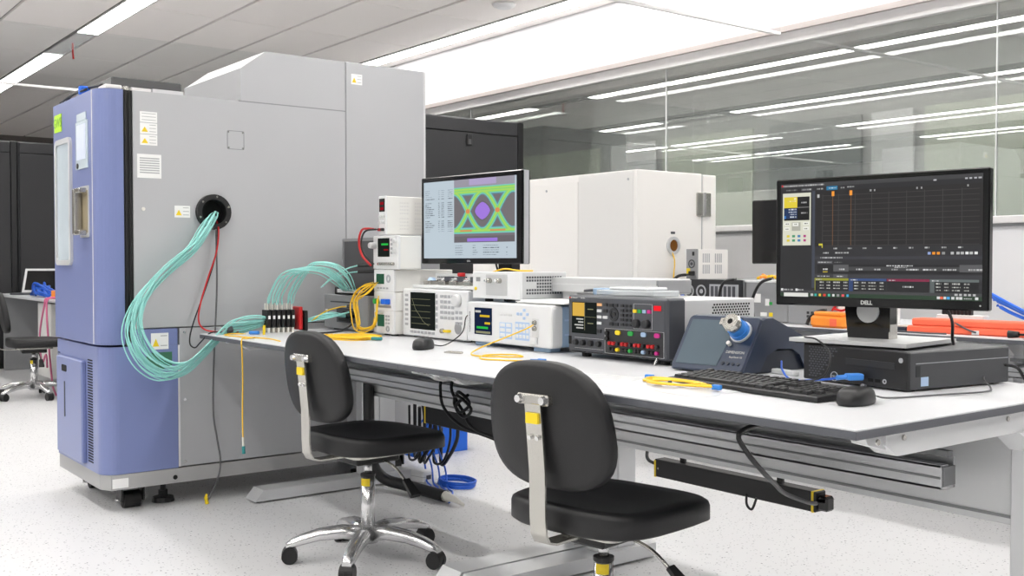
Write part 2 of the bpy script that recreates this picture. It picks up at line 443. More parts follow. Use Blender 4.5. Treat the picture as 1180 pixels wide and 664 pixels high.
# plinth with a cut front corner
o = [(-0.70, 0), (-0.06, 0), (0, 0.03), (0, 1.59), (-0.70, 1.59)]
ch.add('base', prism(o, 'z', 0.10, 0.163), 'cham_base')
ch.add('base_label', box(-0.058, 0.002, 0.0, 0.03, 0.112, 0.145), 'paper', label='white rating label wrapped on the base corner') if False else None
ch.box('base_label', 'paper', (0.0, 0.002, 0.034, 0.10, 0.108, 0.148))
ch.add('drain_hole', cyl((0.0, 0.30, 0.125), (0.002, 0.30, 0.125), 0.010), 'dark_hole')
ch.box('body', 'cham_grey', (-0.70, -0.035, 0.115, 1.137, 0.165, 1.775))
# side skin: upper panel with the port hole, lower service panel
ch.add('side_panel', panel_hole(0.131, 1.136, 0.779, 1.782, 0.476, 1.28, 0.066, -0.035, 0.0), 'cham_grey')
ch.box('service_panel', 'cham_grey', (-0.035, -0.001, 0.324, 1.136, 0.169, 0.773), 0.002)
for y, z in ((0.345, 0.755), (0.345, 0.46), (0.345, 0.19), (1.10, 0.755), (1.10, 0.19)):
    ch.add('screw', cyl((-0.001, y, z), (0.002, y, z), 0.006, n=10), 'chrome')
ch.box('edge_strip', 'frame_white', (-0.02, 0.0, 0.317, 0.324, 0.169, 0.70))
# lower blue housing, rounded at the front right edge
def corner(x0, x1, y0, y1, r, n=8):
    return [(x0, y1), (x0, y0)] + [(x1 - r + r*math.sin(math.pi/2*k/n), y0 + r - r*math.cos(math.pi/2*k/n)) for k in range(n + 1)] + [(x1, y1)]
ch.add('lower_housing', prism(corner(-0.70, -0.001, -0.004, 0.316, 0.07), 'z', 0.165, 0.702), 'cham_blue', smooth=False)
ch.box('lower_cheek', 'cham_blue', (-0.69, -0.001, 0.118, 0.316, 0.702, 0.773), 0.002)
lp = ch.add('water_drawer', box(-0.645, -0.235, -0.024, 0.0, 0.185, 0.632, 0.006), 'cham_blue')
ch.add('grip_slot', prism(rrect(-0.55, -0.47, 0.565, 0.595, 0.008), 'y', -0.0255, -0.02), 'dark_hole', lp)
ch.add('sight_groove', box(-0.513, -0.498, -0.0255, -0.02, 0.36, 0.52), 'navy_dark', lp)
for nm, xa, xb in (('vent_slots', -0.69, -0.655), ('vent_slots', -0.205, -0.135)):
    ch.add(nm, merge(*[box(xa, xb, -0.0052, -0.003, 0.20 + 0.0118*k, 0.2055 + 0.0118*k) for k in range(38)]), 'dark_hole', kind='stuff')
# door
door = ch.add('door', prism(corner(-0.70, 0.0, -0.012, 0.092, 0.075), 'z', 0.712, 1.782), 'cham_blue')
ch.box('door_edge_trim', 'frame_white', (-0.085, -0.079, -0.0135, -0.011, 0.715, 1.78), parent=door)
ch.box('door_cap', 'frame_white', (-0.10, -0.004, 0.02, 0.09, 1.782, 1.80), 0.004, parent=door)
win = ch.add('window_frame', ring(rrect(-0.645, -0.385, 1.045, 1.615, 0.035), rrect(-0.622, -0.408, 1.068, 1.592, 0.022), 'y', -0.024, -0.01), 'inst_silver', door)
ch.add('window_pane', prism(rrect(-0.625, -0.405, 1.065, 1.595, 0.024), 'y', -0.016, -0.011), 'frost', door)
ch.add('handle_recess', prism(rrect(-0.262, -0.128, 1.165, 1.385, 0.012), 'y', -0.016, -0.011), 'inst_silver', door)
ch.add('handle_cavity', box(-0.225, -0.138, -0.0172, -0.012, 1.185, 1.365), 'handle_cavity', door)
ch.add('handle', merge(box(-0.25, -0.215, -0.052, -0.016, 1.175, 1.375, 0.006), box(-0.25, -0.15, -0.05, -0.016, 1.175, 1.197, 0.004), box(-0.25, -0.15, -0.05, -0.016, 1.353, 1.375, 0.004)), 'steel', door)
hp = ch.add('document_pocket', merge(box(-0.31, -0.135, -0.018, -0.011, 1.46, 1.665, 0.002), box(-0.295, -0.16, -0.017, -0.011, 1.665, 1.70, 0.002)), 'frost', door)
ch.add('document_sheet', box(-0.29, -0.155, -0.0195, -0.016, 1.50, 1.65), 'sheet_blue', door)
ch.add('pocket_button', cyl((-0.275, -0.012, 1.475), (-0.275, -0.022, 1.475), 0.012, n=10), 'black', door)
lg = ch.add('logo_plate', box(-0.675, -0.555, -0.0145, -0.011, 1.655, 1.735), 'lime', door)
ch.text('logo_text', 'GWS', 0.062, 'lime_ink', (-0.615, -0.0155, 1.695), 'front', door)
# gasket
ch.box('gasket', 'black_rubber', (-0.69, -0.006, 0.092, 0.13, 0.71, 1.782))
ch.add('gasket_rib', merge(box(-0.01, 0.002, 0.098, 0.106, 0.72, 1.775, 0.002), box(-0.01, 0.002, 0.115, 0.123, 0.72, 1.775, 0.002)), 'black')
# hood and tall rear section
ho = [(0.61, 1.784), (0.61, 1.93), (0.73, 2.018), (1.136, 2.018), (1.136, 1.784)]
ch.add('hood', prism(ho, 'x', -0.70, 0.0), 'cham_grey')
ch.add('hood_seam', box(-0.70, 0.0008, 0.6, 1.136, 1.7795, 1.7845), 'alu_dark')
ch.box('rear_section', 'cham_grey', (-0.70, 0.0, 1.14, 1.59, 0.163, 2.02), 0.003)
ch.box('rear_edge', 'cham_lid', (-0.70, 0.001, 1.578, 1.592, 0.163, 2.021), 0.002)
# gear on the roof behind the door
ch.box('roof_tray', 'smoke_panel', (-0.60, -0.05, 0.06, 0.36, 1.785, 1.84), 0.004)
ch.add('roof_hose', tube([(-0.66, 0.03, 1.795), (-0.5, 0.02, 1.815), (-0.3, 0.03, 1.82), (-0.14, 0.05, 1.815)], 0.006), 'black', smooth=True)
ch.add('roof_hose', tube([(-0.62, 0.0, 1.79), (-0.42, -0.005, 1.80), (-0.2, 0.0, 1.80)], 0.005), 'black', smooth=True)
ch.box('roof_clip', 'blue_plastic', (-0.30, -0.275, -0.008, 0.04, 1.785, 1.826), 0.006)
ch.box('roof_bracket', 'frame_white', (-0.07, -0.03, 0.135, 0.22, 1.783, 1.80), 0.002)
ch.box('roof_bracket', 'cham_lid', (-0.07, -0.03, 0.225, 0.36, 1.783, 1.802), 0.002)
ch.add('hinge', cyl((-0.03, 0.112, 1.782), (-0.03, 0.112, 1.80), 0.014, n=12), 'steel')
# cable port
pr = ch.add('port_ring', ring(disc_out(0.476, 1.28, 0.078, 32), disc_out(0.476, 1.28, 0.056, 32), 'x', 0.0, 0.022), 'black', smooth=False)
ch.add('port_sleeve', ring(disc_out(0.476, 1.28, 0.066, 32), disc_out(0.476, 1.28, 0.055, 32), 'x', -0.034, 0.018), 'black_rubber', pr)
ch.add('port_back', prism(disc_out(0.476, 1.28, 0.064, 32), 'x', -0.0349, -0.030), 'dark_hole', pr)
for k in range(6):
    a = math.radians(60*k + 20); y = 0.476 + 0.068*math.cos(a); z = 1.28 + 0.068*math.sin(a)
    ch.add('port_screw', cyl((0.02, y, z), (0.025, y, z), 0.005, n=8), 'steel', pr)
# stickers and small plates on the side
def sticker(y0, y1, z0, z1, tri=True, lines=3):
    st = ch.box('sticker', 'paper', (0.0, 0.0012, y0, y1, z0, z1))
    h = z1 - z0; wd = y1 - y0
    if tri:
        ch.add('warning_triangle', prism([(y0 + wd*0.08, z0 + h*0.18), (y0 + wd*0.46, z0 + h*0.18), (y0 + wd*0.27, z0 + h*0.66)], 'x', 0.0008, 0.002), 'sticker_yellow', st)
    for i in range(lines):
        zz = z0 + h*(0.22 + 0.6*i/max(1, lines - 1))
        xs = y0 + wd*(0.54 if tri else 0.1)
        ch.box('print_line', 'paper_print', (0.0008, 0.0018, xs, y1 - wd*0.08, zz - h*0.02, zz + h*0.03), parent=st)
    return st
sticker(0.161, 0.234, 1.653, 1.698, False, 3)
sticker(0.161, 0.234, 1.604, 1.650); sticker(0.161, 0.234, 1.556, 1.601); sticker(0.148, 0.250, 1.417, 1.518, False, 7)
sticker(0.306, 0.374, 1.253, 1.304)
sticker(1.168, 1.228, 1.915, 1.965)
tag(sticker(0.200, 0.275, 0.685, 0.755, True, 2), 'white sticker with a diagram beside the blue housing')
for z0_ in (0.60,): ch.box('rating_plate', 'green_label', (-0.001, 0.0008, 0.18, 0.29, 0.60, 0.672))
ch.add('hatch_plate', ring(rrect(0.545, 0.625, 1.563, 1.647, 0.006), rrect(0.548, 0.622, 1.566, 1.644, 0.005), 'x', 0.0, 0.0012), 'alu_dark')
for y, z in ((0.552, 1.64), (0.618, 1.64), (0.552, 1.57), (0.618, 1.57)): ch.add('screw', cyl((0, y, z), (0.002, y, z), 0.004, n=8), 'chrome')
ch.add('screw', cyl((0, 0.172, 1.285), (0.004, 0.172, 1.285), 0.008, n=10), 'white_boot')
# casters and levelling feet
for x, y in ((-0.10, 0.14), (-0.60, 0.14), (-0.10, 1.45), (-0.60, 1.45)):
    ca = ch.add('caster', merge(box(x-0.035, x+0.035, y-0.05, y-0.042, 0.03, 0.10), box(x-0.035, x+0.035, y+0.042, y+0.05, 0.03, 0.10), box(x-0.045, x+0.045, y-0.055, y+0.055, 0.09, 0.10)), 'black')
    ch.add('wheel', cyl((x, y-0.035, 0.036), (x, y+0.035, 0.036), 0.036, n=18), 'black_rubber', ca)
    ch.add('axle', cyl((x, y-0.065, 0.036), (x, y+0.065, 0.036), 0.009, n=8), 'chrome', ca)
for x, y in ((-0.13, 0.29), (-0.57, 0.29), (-0.13, 1.28)):
    ch.add('levelling_foot', merge(cyl((x, y, 0), (x, y, 0.02), 0.05, 0.045, 18), cyl((x, y, 0.02), (x, y, 0.05), 0.02, 0.02, 12), cyl((x, y, 0.05), (x, y, 0.10), 0.013, 0.013, 10)), 'black')

# ------------------------------------------------------------ workbenches
def bench(x0, x1, y0, y1, label, zt=0.75, arms=True):
    L = x1 - x0; Dp = y1 - y0
    t = T('workbench', label, 'workbench', (x0, y0, 0))
    top = t.box('tabletop', 'desktop', (0.0, L, 0.0, Dp, zt-0.004, zt), 0.001)
    t.box('edge_core', 'desk_edge', (-0.001, L+0.001, -0.001, Dp+0.001, zt-0.02, zt-0.004), 0.001)
    for sx in (0, 1):
        a, b = (0.02, 0.10) if sx == 0 else (L-0.10, L-0.02)
        foot = t.add('foot', prism([(0.20, 0.008), (0.24, 0.055), (Dp+0.02, 0.055), (Dp+0.02, 0.008)], 'x', a-0.015, b+0.015), 'alu')
        for yy in (0.27, Dp-0.06):
            t.add('foot_pad', cyl(((a+b)/2, yy, 0.0), ((a+b)/2, yy, 0.012), 0.03, 0.03, 14), 'black_rubber', foot)
        m0, m1 = ((a+b)/2 - 0.03, (a+b)/2 + 0.03)
        post = t.add('post', merge(box(m0, m1, 0.745, 0.83, 0.055, zt-0.02, 0.003), box(m0+0.004, m1-0.004, 0.83, 0.838, 0.055, zt-0.02), box(m0, m1, 0.838, 0.925, 0.055, zt-0.02, 0.003)), 'alu')
        arm = t.add('arm', prism([(0.19, zt-0.075), (0.15, zt-0.05), (0.15, zt-0.02), (Dp-0.02, zt-0.02), (Dp-0.02, zt-0.075)], 'x', m0+0.005, m1-0.005), 'desk_frame')
        t.add('arm_nose', prism([(0.10, zt-0.045), (0.085, zt-0.02), (0.16, zt-0.02), (0.16, zt-0.06)], 'x', m0+0.012, m1-0.012), 'desk_frame', arm)
        s_ = 1 if sx else -1; xe = m1-0.005 if sx else m0+0.005
        for yy in (0.12, 0.21, 0.62, 0.80):
            t.add('bolt', cyl((xe, yy, zt-0.04), (xe + s_*0.004, yy, zt-0.04), 0.006, n=8), 'steel', arm)
        t.add('gusset', prism([(0.66, zt-0.075), (0.745, zt-0.13), (0.93, zt-0.13), (0.93, zt-0.075)], 'x', m0-0.004, m1+0.004), 'desk_frame', post)
    t.box('modesty_panel', 'desk_frame', (0.12, L-0.09, 0.765, 0.785, 0.436, zt-0.04), 0.002)
    t.box('panel_groove', 'alu_dark', (0.121, L-0.091, 0.762, 0.766, 0.452, 0.459))
    bm_ = t.add('cable_channel', merge(box(0.13, L-0.18, 0.60, 0.606, 0.527, 0.585, 0.001), box(0.13, L-0.18, 0.60, 0.66, 0.527, 0.533), box(0.13, L-0.18, 0.655, 0.66, 0.527, 0.60), box(0.13, L-0.18, 0.60, 0.625, 0.579, 0.585), box(0.13, L-0.18, 0.625, 0.63, 0.555, 0.585)), 'alu')
    t.box('channel_groove', 'alu_dark', (0.13, L-0.181, 0.598, 0.601, 0.552, 0.557), parent=bm_)
    t.add('channel_end', merge(box(L-0.182, L-0.176, 0.606, 0.655, 0.535, 0.58)), 'alu_dark', bm_)
    t.box('channel_rail', 'alu_dark', (0.13, L-0.18, 0.63, 0.65, 0.60, 0.615), parent=bm_)
    for xx in (0.25, L-0.5): t.box('channel_bracket', 'alu', (xx, xx+0.03, 0.66, 0.768, 0.54, 0.59), parent=bm_)
    return t
bench(-2.752, -1.135, 1.668, 2.65, 'near white workbench with a dark edge, under the large dark-screen monitor')
bench(-4.40, -2.756, 1.668, 2.65, 'white workbench with a dark edge reaching to the test chamber')
bench(-4.18, -2.56, 4.13, 5.13, 'white workbench in the back row, beside the white cabinet')
bench(-2.555, -0.93, 4.13, 5.13, 'white workbench in the back row under the orange foam block')

# ------------------------------------------------------------ chairs
def sel(w_, d, n=40, e=2.6, taper=0.0):
    o = []
    for k in range(n):
        a = 2*math.pi*k/n; c, s_ = math.cos(a), math.sin(a)
        x = math.copysign(abs(c)**(2/e), c)*w_/2; y = math.copysign(abs(s_)**(2/e), s_)*d/2
        o.append((x*(1 + taper*y/d), y))
    return o
def make_chair(label, loc, rz, star, far=False):
    t = T('work_chair', label, 'chair', loc, rz)
    # seat: rounded pad with a dished top
    o = [(x, y + 0.022) for x, y in sel(0.445, 0.44, 44, 3.4, 0.06)]
    R = []
    for f, z in ((0.80, 0.403), (0.95, 0.404), (1.0, 0.412), (1.0, 0.445), (0.985, 0.456), (0.94, 0.463), (0.75, 0.460), (0.45, 0.452), (0.15, 0.450)):
        R.append([(x*f, y*f, z - (0.012*max(0, (y*f-0.10))/0.14 if z > 0.408 else 0) + 0.010*max(0, (-y*f-0.1))/0.1*(1 if z > 0.44 else 0)) for x, y in o])
    t.add('seat', loft(R), 'vinyl', smooth=True)
    t.add('seat_pan', prism(rrect(-0.13, 0.13, -0.13, 0.13, 0.03), 'z', 0.385, 0.396), 'steel')
    # backrest: curved pad, leaning back
    ob = sel(0.375, 0.315, 44, 2.7, -0.14)
    R = []
    for f, y in ((0.2, -0.006), (0.6, -0.004), (0.90, 0.002), (0.985, 0.008), (1.0, 0.016), (1.0, 0.036), (0.97, 0.046), (0.86, 0.050), (0.5, 0.045), (0.15, 0.043)):
        R.append([(x*f, y - 0.225 + 0.30*(x*f)**2 - 0.16*(z*f + 0.1), 0.668 + z*f) for x, z in ob])
    t.add('backrest', loft(R), 'vinyl', smooth=True)
    # spine bracket
    sp = [(-0.27, 0.735), (-0.262, 0.66), (-0.252, 0.56), (-0.25, 0.45), (-0.247, 0.41), (-0.235, 0.389), (-0.21, 0.382), (-0.06, 0.382)]
    V = []; 
    ringA = [(-0.026, y, z) for y, z in sp]
    R = []
    for i, (y, z) in enumerate(sp):
        a = sp[max(i-1, 0)]; b = sp[min(i+1, len(sp)-1)]; dy, dz = b[0]-a[0], b[1]-a[1]; l = math.hypot(dy, dz); ny, nz = -dz/l*0.003, dy/l*0.003
        ww = 0.025
        R.append([(-ww, y-ny, z-nz), (ww, y-ny, z-nz), (ww, y+ny, z+nz), (-ww, y+ny, z+nz)])
    spn = t.add('spine', loft(R), 'steel')
    t.add('cross_plate', box(-0.05, 0.05, -0.274, -0.248, 0.722, 0.748, 0.004), 'steel', spn)
    for x in (-0.038, 0.038):
        t.add('bolt', cyl((x, -0.27, 0.735), (x, -0.284, 0.735), 0.012, 0.009, 12), 'chrome', spn)
    for zz in (0.655, 0.645 - 0.0): pass
    for x in (-0.012, 0.012): t.add('bolt', cyl((x, -0.263, 0.645), (x, -0.270, 0.643), 0.006, n=8), 'chrome', spn)
    t.add('spine_sticker', loft([[(-0.02, -0.2695, 0.69), (0.02, -0.2695, 0.69)], [(-0.02, -0.2715, 0.715), (0.02, -0.2715, 0.715)]], caps=False), 'sticker_yellow', spn) if False else t.add('spine_sticker', box(-0.019, 0.019, -0.2745, -0.262, 0.678, 0.703), 'sticker_yellow', spn)
    # mechanism, lever and gas lift
    t.add('mechanism', box(-0.07, 0.07, -0.09, 0.09, 0.352, 0.385, 0.006), 'black')
    lv = t.add('lever', tube([(0.06, 0.02, 0.365), (0.13, 0.03, 0.34), (0.19, 0.035, 0.295)], 0.005, sub=4), 'steel', smooth=True)
    t.add('lever_paddle', loft([[(x, y, z) for x, y, z in ((0.178, 0.022, 0.303), (0.178, 0.048, 0.303), (0.184, 0.048, 0.312), (0.184, 0.022, 0.312))], [(0.235, 0.015, 0.255), (0.235, 0.055, 0.255), (0.243, 0.055, 0.266), (0.243, 0.015, 0.266)]]), 'black', lv)
    t.add('piston', cyl((0, 0, 0.30), (0, 0, 0.355), 0.014, n=18), 'chrome', smooth=True)
    gl = t.add('gas_lift', cyl((0, 0, 0.075), (0, 0, 0.30), 0.025, n=24), 'chrome', smooth=True)
    t.add('lift_collar', cyl((0, 0, 0.297), (0, 0, 0.307), 0.027, n=20), 'black', gl)
    t.add('lift_sticker', ring([(0.0262*math.cos(math.radians(-100 + 8*q)), 0.0262*math.sin(math.radians(-100 + 8*q))) for q in range(11)] , [(0.0252*math.cos(math.radians(-100 + 8*q)), 0.0252*math.sin(math.radians(-100 + 8*q))) for q in range(11)], 'z', 0.266, 0.292), 'sticker_yellow', gl)
    t.add('hub', cyl((0, 0, 0.062), (0, 0, 0.115), 0.036, 0.030, 22), 'chrome', smooth=True)
    for k in range(5):
        a = math.radians(star + 72*k - rz); c, s_ = math.cos(a), math.sin(a)
        R = []
        for r, z, ww, hh in ((0.02, 0.094, 0.028, 0.024), (0.09, 0.104, 0.027, 0.021), (0.17, 0.098, 0.025, 0.018), (0.23, 0.084, 0.023, 0.016), (0.265, 0.072, 0.021, 0.014), (0.288, 0.060, 0.016, 0.010)):
            R.append([(c*(r + dn) - s_*dw, s_*(r + dn) + c*dw, z + dz) for dw, dz, dn in ((-ww, -hh, 0), (ww, -hh, 0), (ww, hh*0.3, 0), (ww*0.6, hh, 0), (-ww*0.6, hh, 0), (-ww, hh*0.3, 0))])
        lg_ = t.add('base_leg', loft(R), 'chrome', smooth=True)
        px, py = c*0.275, s_*0.275
        ca = t.add('caster', merge(cyl((px - s_*0.024, py + c*0.024, 0.028), (px - s_*0.006, py + c*0.006, 0.028), 0.028, n=20), cyl((px + s_*0.024, py - c*0.024, 0.028), (px + s_*0.006, py - c*0.006, 0.028), 0.028, n=20)), 'black', smooth=False)
        t.add('caster_hood', merge(cyl((px - s_*0.022, py + c*0.022, 0.034), (px + s_*0.022, py - c*0.022, 0.034), 0.026, n=16), cyl((px, py, 0.045), (px, py, 0.066), 0.010, n=12)), 'black', ca)
    return t
make_chair('black chair with a chrome star base, nearer the test chamber', (-3.25, 1.842, 0), 4, 28)
make_chair('black chair nearest the camera, its base cut by the frame', (-1.965, 1.80, 0), 9, 52)
make_chair('black chair in the far left background by the dark cabinets', (-8.74, 1.98, 0), -8, 10)

# ------------------------------------------------------------ painted screens (flat print on a fine grid)
import numpy as np
m = bpy.data.materials.new('screen_print'); m.use_nodes = True; nt = m.node_tree
for n_ in list(nt.nodes): nt.nodes.remove(n_)
at = nt.nodes.new('ShaderNodeAttribute'); at.attribute_name = 'Col'
em = nt.nodes.new('ShaderNodeEmission'); em.inputs[1].default_value = 0.62
gl_ = nt.nodes.new('ShaderNodeBsdfGlossy'); gl_.inputs['Roughness'].default_value = 0.3; gl_.inputs[0].default_value = (0.03, 0.03, 0.03, 1)
ad = nt.nodes.new('ShaderNodeAddShader'); ou = nt.nodes.new('ShaderNodeOutputMaterial')
nt.links.new(at.outputs['Color'], em.inputs[0]); nt.links.new(em.outputs[0], ad.inputs[0]); nt.links.new(gl_.outputs[0], ad.inputs[1]); nt.links.new(ad.outputs[0], ou.inputs[0])
MATS['screen_print'] = m
def screen(t, name, img, x0, x1, z0, z1, y, parent=None):
    H_, W_ = img.shape[:2]
    xs = np.linspace(x0, x1, W_ + 1); zs = np.linspace(z1, z0, H_ + 1)
    gx, gz = np.meshgrid(xs, zs)
    co = np.stack([gx, np.full_like(gx, y), gz], -1).reshape(-1, 3)
    i = np.arange(H_*W_); r = i // W_; c = i % W_; a = r*(W_ + 1) + c
    fa = np.stack([a, a + W_ + 1, a + W_ + 2, a + 1], -1)
    me = bpy.data.meshes.new(name); me.from_pydata(co.tolist(), [], fa.tolist())
    v = img.reshape(-1, 3)/255.0
    v = np.where(v <= 0.04045, v/12.92, ((v + 0.055)/1.055)**2.4)
    col = np.concatenate([np.repeat(v, 4, 0), np.ones((len(v)*4, 1))], 1).astype(np.float32)
    ca = me.color_attributes.new('Col', 'FLOAT_COLOR', 'CORNER'); ca.data.foreach_set('color', col.ravel())
    me.materials.append(MATS['screen_print']); me.update()
    return link(name, me, parent or t.o)
class Pic:
    def __init__(s, w_, h, bg): s.a = np.zeros((h, w_, 3)); s.a[:] = bg; s.w, s.h = w_, h
    def r(s, u0, u1, v0, v1, c):
        s.a[int(round(v0*s.h)):max(int(round(v1*s.h)), int(round(v0*s.h)) + 1), int(round(u0*s.w)):max(int(round(u1*s.w)), int(round(u0*s.w)) + 1)] = c
    def dash(s, u0, u1, v, c, h=0.012, rng=random):
        u = u0
        while u < u1:
            l = rng.uniform(0.004, 0.014); q = rng.uniform(0.72, 1.0); s.r(u, min(u1, u + l), v, v + h, [k*q for k in c]); u += l + rng.uniform(0.002, 0.004)
def app_screen():
    p = Pic(430, 240, (50, 50, 53))
    p.r(0, 1, 0, 0.034, (66, 66, 68)); p.dash(0.015, 0.235, 0.012, (210, 210, 210)); p.r(0.005, 0.015, 0.008, 0.026, (200, 40, 50))
    p.r(0, 1, 0.036, 0.075, (44, 44, 47)); p.dash(0.03, 0.09, 0.05, (120, 120, 120)); p.r(0.115, 0.175, 0.044, 0.066, (80, 80, 84)); p.dash(0.12, 0.17, 0.05, (200, 200, 200))
    p.r(0.25, 0.31, 0.038, 0.07, (38, 122, 165)); p.dash(0.262, 0.305, 0.048, (210, 235, 250)); p.dash(0.20, 0.235, 0.05, (190, 190, 190)); p.dash(0.325, 0.345, 0.05, (190, 190, 190)); p.dash(0.36, 0.395, 0.046, (200, 200, 200))
    for u in (0.94, 0.96, 0.98, 0.92, 0.78): p.r(u, u + 0.012, 0.03, 0.043, (190, 190, 195))
    p.r(0.185, 1, 0.075, 0.56, (40, 38, 39)); p.r(0.175, 0.19, 0.07, 0.92, (66, 70, 82))
    for k in range(9):
        u = 0.23 + 0.0845*k; p.r(u, u + 0.002, 0.11, 0.55, (76, 74, 74))
    for k in range(11):
        v = 0.115 + 0.0435*k; p.r(0.23, 0.985, v, v + 0.003, (70, 68, 68))
    for u in (0.285, 0.379):
        p.r(u - 0.001, u + 0.0014, 0.10, 0.55, (132, 92, 54)); p.r(u - 0.006, u + 0.007, 0.085, 0.125, (248, 158, 52))
    for u in (0.475, 0.495, 0.70, 0.72, 0.93): p.r(u, u + 0.008, 0.085, 0.10, (170, 170, 170))
    p.r(0.203, 0.213, 0.105, 0.135, (190, 190, 190)); p.r(0.212, 0.232, 0.535, 0.55, (210, 200, 60)); p.r(0.228, 0.233, 0.545, 0.57, (210, 200, 60))
    for k in range(9): p.dash(0.29 + 0.0755*k, 0.31 + 0.0755*k, 0.572, (200, 200, 200), 0.010)
    p.dash(0.235, 0.265, 0.61, (190, 190, 190), 0.01); p.dash(0.30, 0.37, 0.61, (190, 190, 190), 0.01)
    for u, c in ((0.755, (150, 170, 220)), (0.777, (240, 150, 40)), (0.797, (240, 150, 40)), (0.82, (150, 150, 150)), (0.86, (190, 190, 190)), (0.885, (190, 190, 190)), (0.905, (190, 190, 190)), (0.925, (240, 240, 240)), (0.945, (200, 200, 200)), (0.965, (240, 240, 240))): p.r(u, u + 0.014, 0.612, 0.634, c)
    p.r(0.19, 1, 0.645, 0.67, (60, 60, 66)); p.dash(0.22, 0.34, 0.652, (200, 200, 200), 0.01)
    p.r(0.205, 0.285, 0.685, 0.71, (84, 84, 88)); p.dash(0.21, 0.28, 0.692, (215, 215, 215), 0.01); p.dash(0.295, 0.335, 0.692, (130, 130, 130), 0.01)
    p.r(0.205, 1, 0.715, 0.79, (38, 38, 40)); p.r(0.29, 0.37, 0.715, 0.775, (92, 92, 94)); p.r(0.37, 0.90, 0.735, 0.765, (70, 70, 72)); p.r(0.90, 1, 0.715, 0.775, (92, 92, 94))
    p.dash(0.56, 0.69, 0.72, (230, 230, 230), 0.01); p.dash(0.60, 0.66, 0.735, (200, 200, 200), 0.008)
    for u in (0.235, 0.32, 0.41, 0.50, 0.585, 0.655, 0.735, 0.825, 0.94): p.dash(u, u + 0.03 + (0.03 if u > 0.65 else 0), 0.75, (225, 225, 225), 0.012)
    p.r(0.235, 0.26, 0.775, 0.782, (200, 180, 60))
    p.r(0.19, 1, 0.80, 0.832, (62, 62, 66)); p.dash(0.205, 0.27, 0.812, (220, 220, 220), 0.01); p.r(0.29, 0.365, 0.80, 0.83, (88, 88, 92)); p.dash(0.31, 0.34, 0.812, (230, 230, 230), 0.01)
    for u0, u1, c in ((0.19, 0.37, (150, 152, 52)), (0.372, 0.56, (58, 80, 128)), (0.562, 0.765, (132, 40, 72)), (0.767, 0.985, (104, 112, 112))):
        p.r(u0, u1, 0.835, 0.856, c); p.dash(u0 + 0.01, u0 + 0.04, 0.842, (225, 225, 225), 0.008); p.r(u0, u1, 0.856, 0.94, (40, 40, 42))
        if c[0] == 132: p.dash(0.64, 0.69, 0.893, (225, 225, 225), 0.011)
        else:
            p.r(u0, u0 + (0.006 if c[0] == 150 else 0.022), 0.856, 0.94, (c[0]*0.9, c[1]*0.9, c[2]*0.9))
            for k in range(3):
                v = 0.864 + 0.026*k
                for a, b in ((0.028, 0.05), (0.065, 0.085), (0.10, 0.135), (0.155, 0.175)): p.dash(u0 + a, u0 + b, v, (215, 215, 210), 0.009)
    p.r(0, 0.175, 0.55, 0.925, (46, 46, 48))
    # instrument skin panel
    p.r(0.012, 0.168, 0.082, 0.545, (222, 222, 204)); p.r(0.018, 0.16, 0.115, 0.325, (24, 24, 26)); p.r(0.018, 0.094, 0.115, 0.212, (230, 208, 60)); p.r(0.094, 0.162, 0.21, 0.214, (150, 150, 150))
    p.dash(0.115, 0.145, 0.163, (190, 190, 190), 0.01); p.dash(0.113, 0.15, 0.255, (190, 190, 190), 0.01)
    p.r(0.018, 0.092, 0.215, 0.31, (24, 50, 92)); p.r(0.018, 0.03, 0.285, 0.31, (40, 120, 200))
    for k in range(4): p.dash(0.045 + 0.008*(k > 1), 0.088, 0.222 + 0.022*k, (220, 225, 235), 0.011)
    p.r(0.075, 0.085, 0.125, 0.14, (250, 240, 190)); p.dash(0.04, 0.085, 0.15, (250, 240, 180), 0.009)
    p.r(0.062, 0.112, 0.34, 0.415, (178, 178, 166))
    for u, v in ((0.02, 0.34), (0.02, 0.385), (0.125, 0.34), (0.125, 0.385), (0.068, 0.345)): p.r(u, u + 0.032, v, v + 0.028, (240, 240, 232)); p.dash(u + 0.008, u + 0.026, v + 0.01, (120, 120, 110), 0.008)
    for v in (0.455, 0.49):
        for u, c in ((0.036, (222, 205, 60)), (0.066, (70, 150, 110)), (0.096, (70, 130, 180)), (0.127, (180, 60, 130))): p.r(u, u + 0.016, v, v + 0.022, c)
    p.r(0, 1, 0.94, 0.965, (70, 70, 72)); p.dash(0.02, 0.07, 0.935, (210, 210, 210), 0.012); p.dash(0.095, 0.13, 0.935, (210, 210, 210), 0.012)
    for u in (0.005, 0.085): p.r(u, u + 0.012, 0.93, 0.952, (235, 235, 235))
    for k in range(5): p.r(0.88 + 0.02*k, 0.892 + 0.02*k, 0.945, 0.962, (190, 190, 190))
    p.r(0, 1, 0.966, 1, (46, 66, 50)); p.r(0.02, 0.155, 0.966, 0.998, (228, 228, 222))
    for u, c in ((0.17, (200, 200, 200)), (0.19, (60, 180, 170)), (0.213, (240, 200, 70)), (0.237, (220, 60, 50)), (0.262, (90, 200, 170)), (0.285, (230, 230, 230)), (0.31, (150, 150, 150)), (0.335, (230, 90, 100)), (0.36, (70, 170, 210)), (0.80, (220, 220, 220)), (0.815, (240, 110, 80)), (0.83, (220, 220, 220)), (0.845, (80, 170, 230)), (0.865, (220, 220, 220)), (0.885, (220, 220, 220)), (0.90, (220, 220, 220)), (0.97, (230, 230, 230))): p.r(u, u + 0.013, 0.971, 0.993, c)
    p.dash(0.92, 0.955, 0.978, (220, 220, 220), 0.009)
    return p.a
